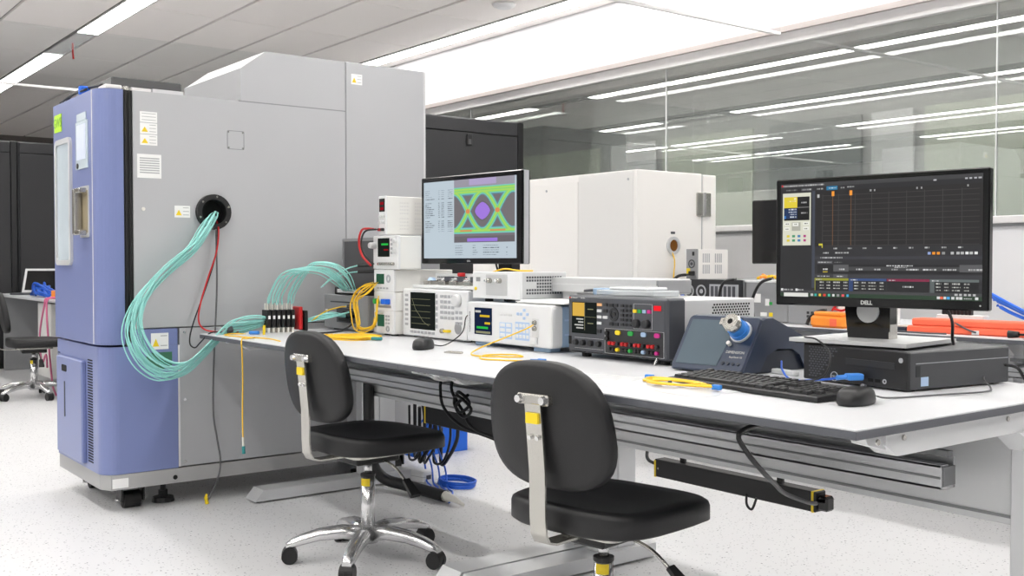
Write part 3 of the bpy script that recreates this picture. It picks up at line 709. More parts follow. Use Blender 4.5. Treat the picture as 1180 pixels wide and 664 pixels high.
def eye_screen():
    W_, H_ = 236, 190
    p = Pic(W_, H_, (192, 206, 216))
    rn = random.Random(3)
    for k in range(21):
        v = 0.115 + 0.0265*k
        if k in (5, 14): continue
        p.dash(0.015, rn.uniform(0.05, 0.13), v, (120, 130, 140), 0.008, rn); p.dash(0.17, 0.185, v, (120, 130, 140), 0.008, rn); p.dash(0.205, 0.235, v, (120, 130, 140), 0.008, rn); p.dash(0.275, 0.33, v, (120, 130, 140), 0.008, rn)
    X0, X1, Z0, Z1 = 0.35, 0.985, 0.0, 0.80
    A = 0.245; per = 0.49; c0 = 0.405; pc = 0.23
    for j in range(int(Z1*H_)):
        for i in range(int(X0*W_), int(X1*W_)):
            u = (i/W_ - X0)/(X1 - X0); v = j/H_
            yv = (v - c0)/A
            ph = (u - pc)/per
            c = math.sin(math.pi*ph)
            sl = math.hypot(1.0, 3.1*abs(math.cos(math.pi*ph))*0.55)
            d = min(abs(yv - c)/sl, abs(yv + c)/sl, abs(yv - 1), abs(yv + 1), abs(yv + 1.12)*1.1)
            if abs(yv) > 1 and d > 0.16: col = (112, 104, 112) if yv > 0 else ((176, 160, 206) if v < 0.075 and 0.25 < u < 0.7 else (150, 146, 160))
            elif d < 0.045: col = (168, 222, 84)
            elif d < 0.095: col = (118, 220, 110)
            elif d < 0.14: col = (112, 206, 196)
            elif d < 0.185: col = (84, 132, 150)
            else: col = (104, 98, 102)
            ux = min(abs(u - pc), abs(u - pc - per))
            if math.hypot(ux*3.2, yv) < 0.12: col = (226, 132, 70)
            if abs(yv - 1.0) < 0.05 and (0.1 < u < 0.3 or 0.6 < u < 0.85): col = (222, 140, 80)
            if (abs(u - 0.475)/0.125)**1.5 + (abs(yv)/0.44)**1.5 < 1: col = (160, 112, 232)
            elif (abs(u - 0.475)/0.145)**1.5 + (abs(yv)/0.52)**1.5 < 1 and d > 0.2: col = (90, 86, 92)
            if v > 0.72: col = (92, 86, 92)
            if 0.745 < v < 0.785 and 0.22 < u < 0.72: col = (152, 110, 232)
            p.a[j, i] = [q*0.84 + 30 for q in col]
    for k in range(5):
        v = 0.835 + 0.029*k
        for a, b in ((0.36, 0.45), (0.55, 0.60), (0.66, 0.83), (0.90, 0.92)): p.dash(a, b - rn.uniform(0, 0.03), v, (110, 120, 130), 0.009, rn)
    return p.a

# ------------------------------------------------------------ large monitor on the small computer
mo = T('monitor', 'large black monitor showing a dark waveform application', 'monitor', (-1.60, 2.43, 0.847), 7.3)
# local: front is -y, panel centre 0.12 in front of the neck
MC = (0.055, -0.118)
W2 = 0.281
bz = mo.box('bezel', 'gloss_black', (MC[0]-W2, MC[0]+W2, MC[1], MC[1]+0.022, 0.098, 0.434), 0.003)
mo.add('rear_shell', loft([[(MC[0]+x*0.276, MC[1]+0.022, 0.266+z*0.162) for x, z in ((-1,-1),(1,-1),(1,1),(-1,1))], [(MC[0]+x*0.17, MC[1]+0.055, 0.25+z*0.10) for x, z in ((-1,-1),(1,-1),(1,1),(-1,1))]]), 'black')
screen(mo, 'screen', app_screen(), MC[0]-0.266, MC[0]+0.266, 0.121, 0.421, MC[1]-0.0006, bz)
mo.text('logo', 'DELL', 0.014, 'scr_txt', (MC[0]-0.02, MC[1]-0.0008, 0.1095), 'front', bz, bold=0.0004)
mo.add('power_light', cyl((MC[0]+0.262, MC[1]+0.001, 0.11), (MC[0]+0.262, MC[1]-0.001, 0.11), 0.002, n=8), 'scr_txt', bz)
nk = mo.add('neck', loft([[(-0.055, -0.04, 0.01), (0.06, -0.04, 0.01), (0.06, 0.0, 0.01), (-0.055, 0.0, 0.01)], [(-0.072, -0.062, 0.26), (0.072, -0.062, 0.26), (0.072, -0.03, 0.26), (-0.072, -0.03, 0.26)]]), 'gloss_black')
mo.add('neck_side', box(0.058, 0.062, -0.042, 0.0, 0.012, 0.10), 'steel', nk)
mo.add('cable_hole', cyl((0.005, -0.0465, 0.085), (0.005, -0.052, 0.085), 0.030, n=24), 'inst_silver', nk)
st = mo.add('stand_base', prism([(-0.162, -0.155), (0.162, -0.165), (0.165, 0.12), (-0.14, 0.13)], 'z', 0.004, 0.014), 'inst_silver')
mo.add('stand_skirt', prism([(-0.150, -0.142), (0.150, -0.152), (0.155, 0.11), (-0.13, 0.12)], 'z', 0.0, 0.004), 'black', st)
# ------------------------------------------------------------ small desktop computer
pc = T('desktop_computer', 'black small form factor computer lying flat under the monitor', 'computer', (-1.552, 2.262, 0.75), -7.3)
bd = pc.box('case', 'pc_grey', (-0.166, 0.166, 0.006, 0.385, 0.004, 0.095), 0.003)
fp = pc.box('front_panel', 'pc_black', (-0.166, 0.166, 0.0, 0.014, 0.003, 0.096), 0.003)
for x in (-0.14, 0.14):
    for y in (0.04, 0.34): pc.add('rubber_foot', cyl((x, y, 0), (x, y, 0.005), 0.012, n=10), 'black_rubber')
pc.add('vent_mesh', merge(*[box(-0.145 + 0.0105*k + (0.005 if r % 2 else 0), -0.1385 + 0.0105*k + (0.005 if r % 2 else 0), -0.001, 0.001, 0.090 - 0.0062*r - 0.0036, 0.090 - 0.0062*r) for r in range(13) for k in range(max(2, 9 - r // 2))]), 'charcoal', fp, kind='stuff')
pc.box('drive_bay', 'charcoal_dark', (-0.02, 0.13, -0.0015, 0.001, 0.052, 0.068), 0.0005, parent=fp)
pc.add('round_logo', ring(disc_out(-0.058, 0.018, 0.0125, 24), disc_out(-0.058, 0.018, 0.0105, 24), 'y', -0.0015, 0.001), 'btn_grey', fp)
pc.text('logo_letter', 'DELL', 0.0072, 'btn_grey', (-0.058, -0.001, 0.018), 'front', fp)
pc.add('power_button', cyl((0.148, 0.001, 0.075), (0.148, -0.002, 0.075), 0.006, n=14), 'btn_grey', fp)
for x in (0.02, 0.05, 0.072): pc.box('usb_port', 'dark_hole', (x, x + 0.015, -0.0012, 0.001, 0.016, 0.024), parent=fp)
pc.add('audio_jack', ring(disc_out(0.10, 0.02, 0.006, 14), disc_out(0.10, 0.02, 0.003, 14), 'y', -0.001, 0.001), 'btn_grey', fp)
pc.box('cover_seam', 'btn_grey', (0.1655, 0.1668, 0.03, 0.384, 0.066, 0.068), parent=bd)
pc.box('side_grille', 'charcoal_dark', (0.165, 0.167, 0.03, 0.045, 0.035, 0.062), parent=bd)
pc.box('processor_sticker', 'pad_blue', (0.1655, 0.1668, 0.048, 0.075, 0.012, 0.034), parent=bd)
solo('network_plug', merge(box(-0.014, 0.014, -0.045, -0.004, -0.006, 0.010, 0.003), cyl((0, -0.045, 0.002), (0, -0.07, 0), 0.006, n=8)), 'blue_conn', 'translucent blue plug in the front of the small computer', 'plug', loc=(-1.512, 2.25, 0.775), rot=(0, 0, math.radians(-30)))
cable('computer_lead', [(-1.56, 2.215, 0.772), (-1.60, 2.20, 0.765), (-1.68, 2.19, 0.758), (-1.75, 2.24, 0.775), (-1.80, 2.30, 0.79)], 0.0028, 'blue_cable', 'thin blue lead running from the small computer to the navy instrument')
cable('keyboard_lead', [(-1.70, 2.10, 0.765), (-1.66, 2.16, 0.758), (-1.58, 2.18, 0.775), (-1.585, 2.215, 0.83), (-1.63, 2.225, 0.862), (-1.68, 2.24, 0.866)], 0.0025, 'black', 'thin black lead looping over the front of the small computer')
cable('mouse_lead', [(-1.335, 2.03, 0.765), (-1.34, 2.10, 0.754), (-1.30, 2.25, 0.754), (-1.27, 2.38, 0.754), (-1.30, 2.46, 0.755), (-1.35, 2.52, 0.77), (-1.36, 2.58, 0.80)], 0.0022, 'grey_cable', 'thin grey mouse lead lying on the near bench')
cable('monitor_lead', [(-1.39, 2.38, 0.97), (-1.38, 2.42, 0.92), (-1.40, 2.46, 0.87), (-1.42, 2.50, 0.852)], 0.004, 'black', 'black lead hanging behind the large monitor onto the computer')
cable('power_lead', [(-1.345, 2.60, 0.80), (-1.32, 2.63, 0.79), (-1.30, 2.64, 0.758), (-1.25, 2.63, 0.755)], 0.004, 'black', 'short black power lead behind the small computer')

# ------------------------------------------------------------ keyboard and mice
kb = T('keyboard', 'black computer keyboard in front of the navy instrument', 'keyboard', (-1.64, 2.012, 0.75), -4.5)
KW, KD = 0.245, 0.078
kb.add('tray', loft([[(-KW, -KD, 0.002), (KW, -KD, 0.002), (KW, KD, 0.002), (-KW, KD, 0.002)], [(-KW, -KD, 0.012), (KW, -KD, 0.012), (KW, KD, 0.022), (-KW, KD, 0.022)], [(-KW+0.004, -KD+0.003, 0.014), (KW-0.004, -KD+0.003, 0.014), (KW-0.004, KD-0.003, 0.024), (-KW+0.004, KD-0.003, 0.024)]]), 'pc_black')
def keymesh(wu):
    a = 0.0205*wu/2 - 0.0012; d = 0.0185/2
    return mesh('key', loft([[(-a, -d, 0), (a, -d, 0), (a, d, 0), (-a, d, 0)], [(-a+0.002, -d+0.0015, 0.008), (a-0.002, -d+0.0015, 0.008), (a-0.002, d-0.002, 0.008), (-a+0.002, d-0.002, 0.008)]]), 'key')
KM = {}
lay = [[1.25,1.25,1.25,6.25,1.25,1.25,1.25,1.25,None,1,1,1,None,2,1], [2.25]+[1]*10+[2.75,None,-1,1,-1,None,1,1,1,1], [1.75]+[1]*11+[2.25,None,-1,-1,-1,None,1,1,1], [1.5]+[1]*12+[1.5,None,1,1,1,None,1,1,1,1], [1]*13+[2,None,1,1,1,None,1,1,1,1], [1,-1,1,1,1,1,-.5,1,1,1,1,-.5,1,1,1,1,None,1,1,1]]
for r, row in enumerate(lay):
    x = -KW + 0.012; y = -KD + 0.020 + 0.0205*r + (0.006 if r == 5 else 0)
    for wu in row:
        if wu is None: x += 0.0055; continue
        if wu < 0: x += -wu*0.0205; continue
        if wu not in KM: KM[wu] = keymesh(wu)
        link('key', KM[wu], kb.o, (x + 0.0205*wu/2, y, 0.0125 + (y + KD)*0.064), (0.064, 0, 0)); x += 0.0205*wu
for x in (-0.2, 0.2): kb.box('rubber_foot', 'black_rubber', (x-0.015, x+0.015, -0.07, -0.06, 0, 0.003)); kb.box('rubber_foot', 'black_rubber', (x-0.015, x+0.015, 0.055, 0.065, 0, 0.003))
def make_mouse(label, loc, rz):
    t = T('computer_mouse', label, 'mouse', loc, rz)
    o = sel(0.064, 0.118, 30, 2.5, -0.05)
    R = [[(x*f, y*f, z - (0.30*max(0, abs(y*f + 0.008) - 0.0)**1.55 if z > 0.015 else 0)) for x, y in o] for f, z in ((0.9, 0.001), (0.97, 0.004), (1.0, 0.010), (0.98, 0.020), (0.90, 0.031), (0.75, 0.0365), (0.5, 0.039), (0.2, 0.040))]
    b = t.add('body', loft(R), 'pc_black', smooth=True)
    t.add('wheel', cyl((-0.004, 0.032, 0.032), (0.004, 0.032, 0.032), 0.010, n=14), 'charcoal', b)
    t.add('button_gap', box(-0.0008, 0.0008, 0.015, 0.052, 0.028, 0.0335), 'dark_hole', b)
make_mouse('black mouse on the near bench beside the keyboard', (-1.342, 1.972, 0.75), 8)
make_mouse('black mouse on the far bench in front of the oscilloscope', (-3.13, 2.00, 0.75), 35)
cable('mouse_lead', [(-3.16, 2.05, 0.762), (-3.17, 2.12, 0.757), (-3.15, 2.18, 0.80), (-3.17, 2.21, 0.85), (-3.20, 2.24, 0.86)], 0.0022, 'black', 'thin black mouse lead rising between the white instruments')

# ------------------------------------------------------------ bench instruments (local x from left edge, y depth from front, z from base)
def feet(t, w_, d, h=0.012, m='black_rubber', r=0.016):
    for x in (0.05, w_ - 0.05):
        for y in (0.04, d - 0.04): t.add('foot', cyl((x, y, -h), (x, y, 0.002), r, n=12), m)
# dark grey DC power analyser
a_ = T('power_analyser', 'dark grey power analyser with a red button and coloured output jacks', 'instrument', (-2.622, 2.24, 0.765))
W1, H1 = 0.455, 0.186
a_.box('case', 'inst_silver', (0.006, W1-0.006, 0.075, 0.40, 0.002, H1-0.006), 0.003)
bz = a_.box('front_bezel', 'charcoal', (0, W1, 0.0, 0.078, 0, H1), 0.006)
a_.box('front_plate', 'charcoal', (0.012, W1-0.012, -0.0012, 0.002, 0.012, H1-0.008), 0.0005, bz)
feet(a_, W1, 0.40, 0.015)
a_.add('bail_foot', cyl((W1-0.045, -0.01, -0.0148), (W1-0.045, 0.0, 0.004), 0.004, n=8), 'chrome', bz)
def F(u, v): return u*W1, H1*(1 - v)
def rc(name, m, u0, u1, v0, v1, d=0.0022, par=None):
    x0, z1 = F(u0, v0); x1, z0 = F(u1, v1); return a_.box(name, m, (x0, x1, -d, 0.001, z0, z1), 0.0, par or bz)
dp = rc('display', 'scr_dark', 0.05, 0.315, 0.115, 0.66)
rc('display_amber', 'scr_amber', 0.058, 0.185, 0.125, 0.36, 0.0026, dp)
for k in range(4): rc('display_line', 'scr_txt', 0.10 + 0.02*(k % 2) - 0.02*(k > 1), 0.175, 0.40 + 0.052*k, 0.422 + 0.052*k, 0.0026, dp)
rc('display_line', 'scr_line', 0.19, 0.31, 0.365, 0.37, 0.0026, dp); rc('display_line', 'scr_line', 0.188, 0.191, 0.12, 0.60, 0.0026, dp)
rc('display_line', 'scr_line', 0.22, 0.28, 0.225, 0.24, 0.0026, dp); rc('display_line', 'scr_line', 0.22, 0.28, 0.47, 0.485, 0.0026, dp)
rc('brand_mark', 'red', 0.022, 0.042, 0.03, 0.055)
x, z = F(0.075, 0.044); a_.text('brand_text', 'KEYSIGHT', 0.0075, 'scr_txt', (x, -0.0022, z), 'front', bz)
x, z = F(0.17, 0.044); a_.text('model_text', 'N6705C', 0.0065, 'scr_txt', (x, -0.0022, z), 'front', bz)
rc('power_switch', 'dark_hole', 0.015, 0.045, 0.72, 0.86)
for k, (u, v) in enumerate(((0.345, 0.145), (0.345, 0.25), (0.345, 0.355), (0.345, 0.46), (0.405, 0.355))): rc('soft_key', 'led_amber' if k == 0 else 'btn_light', u-0.022, u+0.022, v-0.024, v+0.024, 0.004)
for u, v in ((0.41, 0.14), (0.41, 0.245), (0.468, 0.145), (0.515, 0.145), (0.468, 0.46), (0.52, 0.46), (0.345, 0.60)):
    rc('hard_key', 'charcoal_dark', u-0.018, u+0.018, v-0.026, v+0.026, 0.005)
x, z = F(0.492, 0.30); a_.add('navigation_ring', ring(disc_out(x, z, 0.021, 20), disc_out(x, z, 0.013, 20), 'y', -0.004, 0.001), 'charcoal_dark', bz); a_.knob('select_key', 'charcoal_dark', x, z, 0.009, 0.005, parent=bz)
for r in range(5):
    for c_ in range(3): u, v = 0.575 + 0.038*c_, 0.145 + 0.078*r; rc('number_key', 'charcoal_dark', u-0.013, u+0.013, v-0.022, v+0.022, 0.005)
CH = ('sticker_yellow', 'green', 'inst_blue', 'magenta')
for k in range(4): u = 0.70 + 0.045*k; rc('meter_key', CH[k], u-0.016, u+0.016, 0.195, 0.25, 0.005)
for u in (0.72, 0.815): x, z = F(u, 0.425); a_.knob('dial', 'charcoal_dark', x, z, 0.014, 0.018, parent=bz)
rc('emergency_stop', 'led_red', 0.885, 0.94, 0.12, 0.20, 0.007)
for u in (0.10, 0.18, 0.26, 0.345): x, z = F(u, 0.82); a_.knob('dial', 'charcoal_dark', x, z, 0.010, 0.014, parent=bz)
rc('socket_panel', 'charcoal_dark', 0.405, 0.965, 0.545, 0.955, 0.0016)
for u0, u1, v0, v1 in ((0.40, 0.968, 0.54, 0.544), (0.40, 0.968, 0.958, 0.962), (0.40, 0.402, 0.54, 0.962), (0.966, 0.968, 0.54, 0.962), (0.685, 0.86, 0.10, 0.104), (0.685, 0.687, 0.10, 0.51), (0.858, 0.86, 0.10, 0.51), (0.685, 0.86, 0.51, 0.514), (0.08, 0.385, 0.735, 0.739), (0.08, 0.385, 0.915, 0.919)):
    rc('print_line', 'btn_light', u0, u1, v0, v1, 0.0019)
for v in (0.62, 0.71): x, z = F(0.428, v); a_.knob('dial', 'black', x, z, 0.008, 0.010, parent=bz)
for k in range(4):
    u = 0.535 + 0.125*k; x, z = F(u, 0.60); a_.add('output_key', prism(rrect(x-0.011, x+0.011, z-0.007, z+0.007, 0.006), 'y', -0.006, 0.0), CH[k], bz)
    for j in range(3):
        uu = 0.462 + 0.125*k + 0.038*j
        x, z = F(uu, 0.785); a_.knob('jack', 'red' if j < 2 else 'charcoal_dark', x, z, 0.0066, 0.012, parent=bz, n=10)
        x, z = F(uu, 0.885); a_.knob('jack', 'black' if j < 2 else CH[k], x, z, 0.0066, 0.012, parent=bz, n=10)
a_.add('case_holes', merge(*[box(W1-0.0065, W1-0.0052, 0.20 + 0.0125*k + (0.006 if r % 2 else 0), 0.2065 + 0.0125*k + (0.006 if r % 2 else 0), 0.118 + 0.0085*r, 0.1235 + 0.0085*r) for r in range(6) for k in range(14)]), 'dark_hole', kind='stuff')
for r in range(5): rc('vent_slot', 'dark_hole', 0.05 + 0.18*r, 0.19 + 0.18*r, 0.972, 0.982, 0.0016)
# clear tray with oddments on top of it
t = T('clear_tray', 'clear plastic tray of parts on top of the dark power analyser', 'tray', (-2.59, 2.30, 0.9515))
t.box('tray', 'clear_plastic', (0.04, 0.30, 0.0, 0.12, 0, 0.018), 0.003)
t.box('lens_block', 'inst_blue', (0.0, 0.05, 0.02, 0.07, 0, 0.022), 0.003); t.add('probe_tip', tube([(-0.05, 0.03, 0.012), (-0.02, 0.03, 0.014), (0.02, 0.04, 0.016)], 0.005), 'charcoal', smooth=True)
t.box('folded_bag', 'bag', (0.09, 0.26, 0.01, 0.11, 0.018, 0.028), 0.004)

# white and pale blue optical instrument
wb = T('optical_meter', 'white and pale blue optical instrument with a dark blue display', 'instrument', (-3.203, 2.24, 0.766))
W3, H3 = 0.498, 0.146
wb.box('case', 'inst_blue', (0.004, W3-0.004, 0.045, 0.37, 0.002, H3-0.004), 0.004)
fr = wb.add('front_frame', prism(rrect(0, W3, 0, H3, 0.014), 'y', 0.0, 0.05, 0.004), 'inst_white')
for x in (0.075, W3-0.075):
    for y in (0.02, 0.30): wb.box('foot', 'inst_blue', (x-0.05, x+0.04, y, y+0.05, -0.016, 0.002), 0.003)
for z in (0.045, 0.095): wb.box('side_rib', 'pad_blue', (W3-0.006, W3-0.002, 0.06, 0.36, z-0.003, z+0.003))
d_ = wb.box('display', 'scr_off_blue', (0.05, 0.158, -0.0015, 0.001, 0.028, 0.126), 0.0, fr)
for x0, x1, z, m_ in ((0.085, 0.145, 0.096, 'scr_yel'), (0.115, 0.148, 0.07, 'scr_yel'), (0.065, 0.135, 0.053, 'scr_grn'), (0.055, 0.09, 0.112, 'scr_txt'), (0.06, 0.15, 0.036, 'scr_line')): wb.box('display_line', m_, (x0, x1, -0.002, 0.0, z-0.004, z+0.004), 0.0, d_)
wb.text('maker_text', 'YOKOGAWA', 0.013, 'charcoal', (0.02, -0.0006, 0.072), 'front', fr, spin=90)
for x0, x1, z0, z1 in ((0.205, 0.278, 0.02, 0.078), (0.297, 0.377, 0.02, 0.084)):
    wb.box('key_pad', 'pad_blue', (x0, x1, -0.0012, 0.001, z0, z1), 0.0, fr)
for r in range(3):
    for c_ in range(2): wb.btn('key', 'inst_white', 0.223 + 0.036*c_, 0.033 + 0.018*r, 0.028, 0.012, 0.003, parent=fr)
    for c_ in range(4): wb.btn('key', 'inst_white', 0.308 + 0.0195*c_, 0.033 + 0.019*r, 0.014, 0.012, 0.003, parent=fr)
for c_ in range(3): wb.btn('key', 'btn_light', 0.215 + 0.026*c_, 0.105, 0.018, 0.006, 0.003, parent=fr)
for dx, dz in ((0, 0.014), (0, -0.014), (0.018, 0), (-0.018, 0), (-0.036, 0)): wb.btn('arrow_key', 'pad_blue', 0.348 + dx, 0.112 + dz, 0.013, 0.010, 0.003, parent=fr)
pt = wb.box('port_plate', 'btn_light', (0.392, 0.43, -0.002, 0.001, 0.035, 0.10), 0.001, fr)
for z in (0.085, 0.065): wb.knob('optical_port', 'steel', 0.411, z, 0.009, 0.012, parent=pt)
wb.box('port_cover', 'inst_white', (0.39, 0.424, -0.012, 0.0, 0.008, 0.036), 0.003, fr)
# white oscilloscope-like analyser
sc = T('oscilloscope', 'white signal analyser with a wide dark screen and many small keys', 'oscilloscope', (-3.733, 2.285, 0.758))
W4, H4 = 0.466, 0.190
sc.box('case', 'inst_white', (0, W4, 0.02, 0.19, 0, H4), 0.004)
fr = sc.box('front_plate', 'inst_white', (-0.004, W4+0.004, 0.0, 0.024, -0.002, H4+0.002), 0.005)
feet(sc, W4, 0.19, 0.008)
sn = sc.box('screen', 'scr_dark', (0.060, 0.245, -0.0015, 0.001, 0.028, 0.178), 0.0, fr)
rr = random.Random(5)
for k in range(5):
    z = 0.05 + 0.025*k; sc.box('screen_line', 'scr_line', (0.068, 0.21, -0.0018, 0.0, z, z+0.0012), 0.0, sn)
pts = [(0.075, 0.15), (0.10, 0.11), (0.13, 0.085), (0.16, 0.06), (0.20, 0.045)]
sc.add('trace', tube([(x, -0.002, z) for x, z in pts], 0.0007, 5), 'scr_line', sn)
for k in range(6): sc.btn('screen_key', 'btn_grey', 0.256, 0.045 + 0.024*k, 0.012, 0.015, 0.003, parent=fr)
for k in range(7): sc.btn('screen_key', 'btn_grey', 0.068 + 0.027*k, 0.016, 0.020, 0.010, 0.003, parent=fr)
for k in range(7): sc.btn('left_key', 'btn_grey', 0.03, 0.045 + 0.02*k, 0.022, 0.010, 0.003, parent=fr)
sc.knob('main_dial', 'btn_light', 0.405, 0.152, 0.026, 0.018, parent=fr, n=24)
for r in range(5):
    for c_ in range(4): sc.btn('key', 'btn_grey', 0.292 + 0.026*c_, 0.166 - 0.021*r, 0.019, 0.012, 0.003, parent=fr)
for r in range(3):
    for c_ in range(2): sc.btn('key', 'btn_grey', 0.398 + 0.026*c_, 0.106 - 0.021*r, 0.019, 0.012, 0.003, parent=fr)
sc.add('speaker_grille', prism(disc_out(0.405, 0.045, 0.024, 20), 'y', -0.001, 0.001), 'inst_grey', fr)
sc.knob('socket', 'steel', 0.30, 0.03, 0.010, 0.012, parent=fr); sc.box('probe_plug', 'sticker_yellow', (0.325, 0.36, -0.02, 0.0, 0.026, 0.036), 0.003, fr)
# fixture plate with chrome rails on the analyser
fx = T('fixture_plate', 'white test fixture with chrome clamps lying on the signal analyser', 'fixture', (-3.70, 2.31, 0.952))
fx.box('plate', 'inst_white', (0, 0.44, 0, 0.155, 0, 0.014), 0.003)
fx.box('rear_block', 'inst_white', (0.02, 0.43, 0.10, 0.15, 0.014, 0.06), 0.003)
fx.add('hole_strip', merge(*[box(0.04 + 0.0125*k, 0.0475 + 0.0125*k, 0.0985, 0.1005, 0.03 + 0.012*r, 0.036 + 0.012*r) for k in range(12) for r in range(2)]), 'charcoal', kind='stuff')
for x in (0.05, 0.16, 0.24, 0.34): fx.box('clamp', 'steel', (x, x+0.05, 0.02, 0.07, 0.014, 0.032), 0.003)
fx.add('rail', cyl((0.16, 0.045, 0.036), (0.42, 0.045, 0.036), 0.007, n=12), 'chrome')
for x in (0.20, 0.29, 0.38): fx.box('clamp_block', 'charcoal', (x, x+0.018, 0.025, 0.065, 0.03, 0.05), 0.002)
fx.box('red_cap', 'red', (0.285, 0.31, 0.03, 0.055, 0.05, 0.065), 0.003); fx.add('fibre_dome', cyl((0.08, 0.045, 0.032), (0.08, 0.045, 0.044), 0.02, 0.012, 16), 'pad_blue')
# eye diagram monitor
em_ = T('monitor', 'black monitor showing a green eye diagram above the white instruments', 'monitor', (-3.33, 2.57, 0.75), 5.7)
Wm = 0.307
bz = em_.box('bezel', 'gloss_black', (-0.105-Wm, -0.105+Wm, -0.16, -0.115, 0.302, 0.661), 0.004)
em_.add('rear_shell', box(-0.105-0.22, -0.105+0.22, -0.115, -0.07, 0.34, 0.62, 0.01), 'black')
em_.box('side_trim', 'btn_grey', (-0.105+Wm-0.002, -0.105+Wm+0.002, -0.15, -0.125, 0.304, 0.659), 0.0, bz)
screen(em_, 'screen', eye_screen(), -0.105-0.288, -0.105+0.278, 0.325, 0.641, -0.1606, bz)
em_.text('logo', 'DELL', 0.010, 'btn_light', (-0.105, -0.161, 0.3135), 'front', bz)
em_.add('neck', box(-0.03, 0.05, -0.072, -0.022, 0.012, 0.42, 0.004), 'black'); em_.add('stand_base', box(-0.12, 0.12, -0.075, 0.07, 0, 0.012, 0.004), 'black')
cable('monitor_lead', [(-3.32, 2.46, 1.06), (-3.28, 2.44, 1.03), (-3.24, 2.43, 0.99), (-3.225, 2.43, 0.93), (-3.225, 2.45, 0.86)], 0.004, 'black', 'black lead dropping behind the eye diagram monitor')
# small silver box with sockets, standing on the pale blue instrument
sb = T('socket_box', 'small silver box with two threaded sockets on the optical instrument', 'instrument', (-3.235, 2.29, 0.925))
sb.box('case', 'inst_silver', (0, 0.29, 0.01, 0.22, 0, 0.098), 0.003); fr = sb.box('front_plate', 'inst_white', (-0.002, 0.292, 0, 0.012, -0.001, 0.099), 0.002)
feet(sb, 0.29, 0.22, 0.0135)
sb.box('inner_plate', 'inst_silver', (0.085, 0.215, -0.002, 0.001, 0.012, 0.09), 0.001, fr)
for x in (0.115, 0.175): sb.knob('socket', 'steel', x, 0.066, 0.010, 0.02, parent=fr); sb.knob('socket_tip', 'chrome', x, 0.066, 0.005, 0.03, parent=fr)
sb.box('blue_mark', 'inst_grey', (0.022, 0.048, -0.001, 0.001, 0.062, 0.078), 0.0, fr); sb.knob('status_light', 'sticker_yellow', 0.02, 0.035, 0.007, 0.004, parent=fr)
sb.add('side_holes', merge(*[box(0.2895, 0.2908, 0.03 + 0.012*k, 0.038 + 0.012*k, 0.018 + 0.0115*r, 0.0255 + 0.0115*r) for k in range(14) for r in range(6) if not (r in (2, 3) and k < 4)]), 'charcoal', kind='stuff')
solo('manual_sheets', merge(box(-2.935, -2.72, 2.27, 2.60, 0.9125, 0.918), box(-2.93, -2.66, 2.26, 2.42, 0.918, 0.922), box(-2.93, -2.74, 2.28, 2.43, 0.922, 0.926)), 'paper', 'loose stack of white paper on the pale blue optical instrument', 'papers')
lb = T('long_module', 'long flat silver module resting across the instruments', 'instrument', (-2.93, 2.44, 0.952))
lb.box('case', 'inst_silver', (-0.02, 0.52, 0, 0.16, 0, 0.052), 0.003); lb.box('cover_lip', 'btn_light', (-0.022, 0.522, -0.003, 0.002, 0.026, 0.030)); lb.box('end_cap', 'inst_grey', (0.515, 0.524, 0.0, 0.16, 0.004, 0.048), 0.002)
lb.box('module_rest', 'inst_silver', (0.02, 0.10, 0.02, 0.14, -0.026, 0.001), 0.002)
cable('patch_fibre', [(-3.16, 2.33, 1.0235), (-3.10, 2.34, 1.034), (-3.03, 2.35, 1.0285), (-2.97, 2.37, 1.0275)], 0.003, 'yellow', 'short yellow fibre lying on top of the small silver box')
# left stack
def small_meter(name, label, z, w_, h, scr, extras=0):
    t = T(name, label, 'instrument', (-3.895, 2.24, z))
    t.box('case', 'inst_cream', (0, w_, 0.012, 0.30, 0, h), 0.003); fr = t.box('front_plate', 'inst_white', (-0.002, w_+0.002, 0, 0.014, -0.001 if z > 0.8 else 0, h+0.001), 0.003)
    return t, fr
m1, fr = small_meter('power_meter', 'lowest small white meter with a green display in the left stack', 0.758, 0.155, 0.095, 'g')
feet(m1, 0.155, 0.30, 0.008)
m1.box('display', 'scr_green', (0.03, 0.085, -0.0015, 0.001, 0.03, 0.08), 0, fr)
for r in range(3):
    for c_ in range(2): m1.btn('key', 'btn_grey', 0.102 + 0.02*c_, 0.075 - 0.015*r, 0.014, 0.008, parent=fr)
m1.add('navigation_ring', ring(disc_out(0.115, 0.022, 0.013, 18), disc_out(0.115, 0.022, 0.007, 18), 'y', -0.003, 0.001), 'btn_grey', fr); m1.knob('socket', 'steel', 0.012, 0.03, 0.006, parent=fr)
m2, fr = small_meter('splitter_module', 'thin white fibre module with blue caps between two small meters', 0.855, 0.155, 0.078, 'b')
for x, m_ in ((0.035, 'green'), (0.10, 'blue_plastic'), (0.125, 'blue_plastic')): m2.box('port_cap', m_, (x-0.011, x+0.011, -0.022, 0.0, 0.028, 0.05), 0.003, fr)
m2.box('port_row', 'inst_grey', (0.02, 0.14, -0.001, 0.001, 0.012, 0.022), 0, fr)
m3, fr = small_meter('power_meter', 'white meter with a green display directly under the dark-screen load', 0.935, 0.155, 0.092, 'g')
m3.box('display', 'scr_green', (0.022, 0.085, -0.0015, 0.001, 0.032, 0.075), 0, fr)
m3.add('navigation_ring', ring(disc_out(0.122, 0.055, 0.017, 18), disc_out(0.122, 0.055, 0.009, 18), 'y', -0.003, 0.001), 'btn_grey', fr)
for k in range(4): m3.btn('key', 'btn_grey', 0.035 + 0.025*k, 0.015, 0.016, 0.007, parent=fr)
m4 = T('electronic_load', 'cream electronic load with a dark square screen under the red-digit supply', 'instrument', (-3.90, 2.24, 1.030))
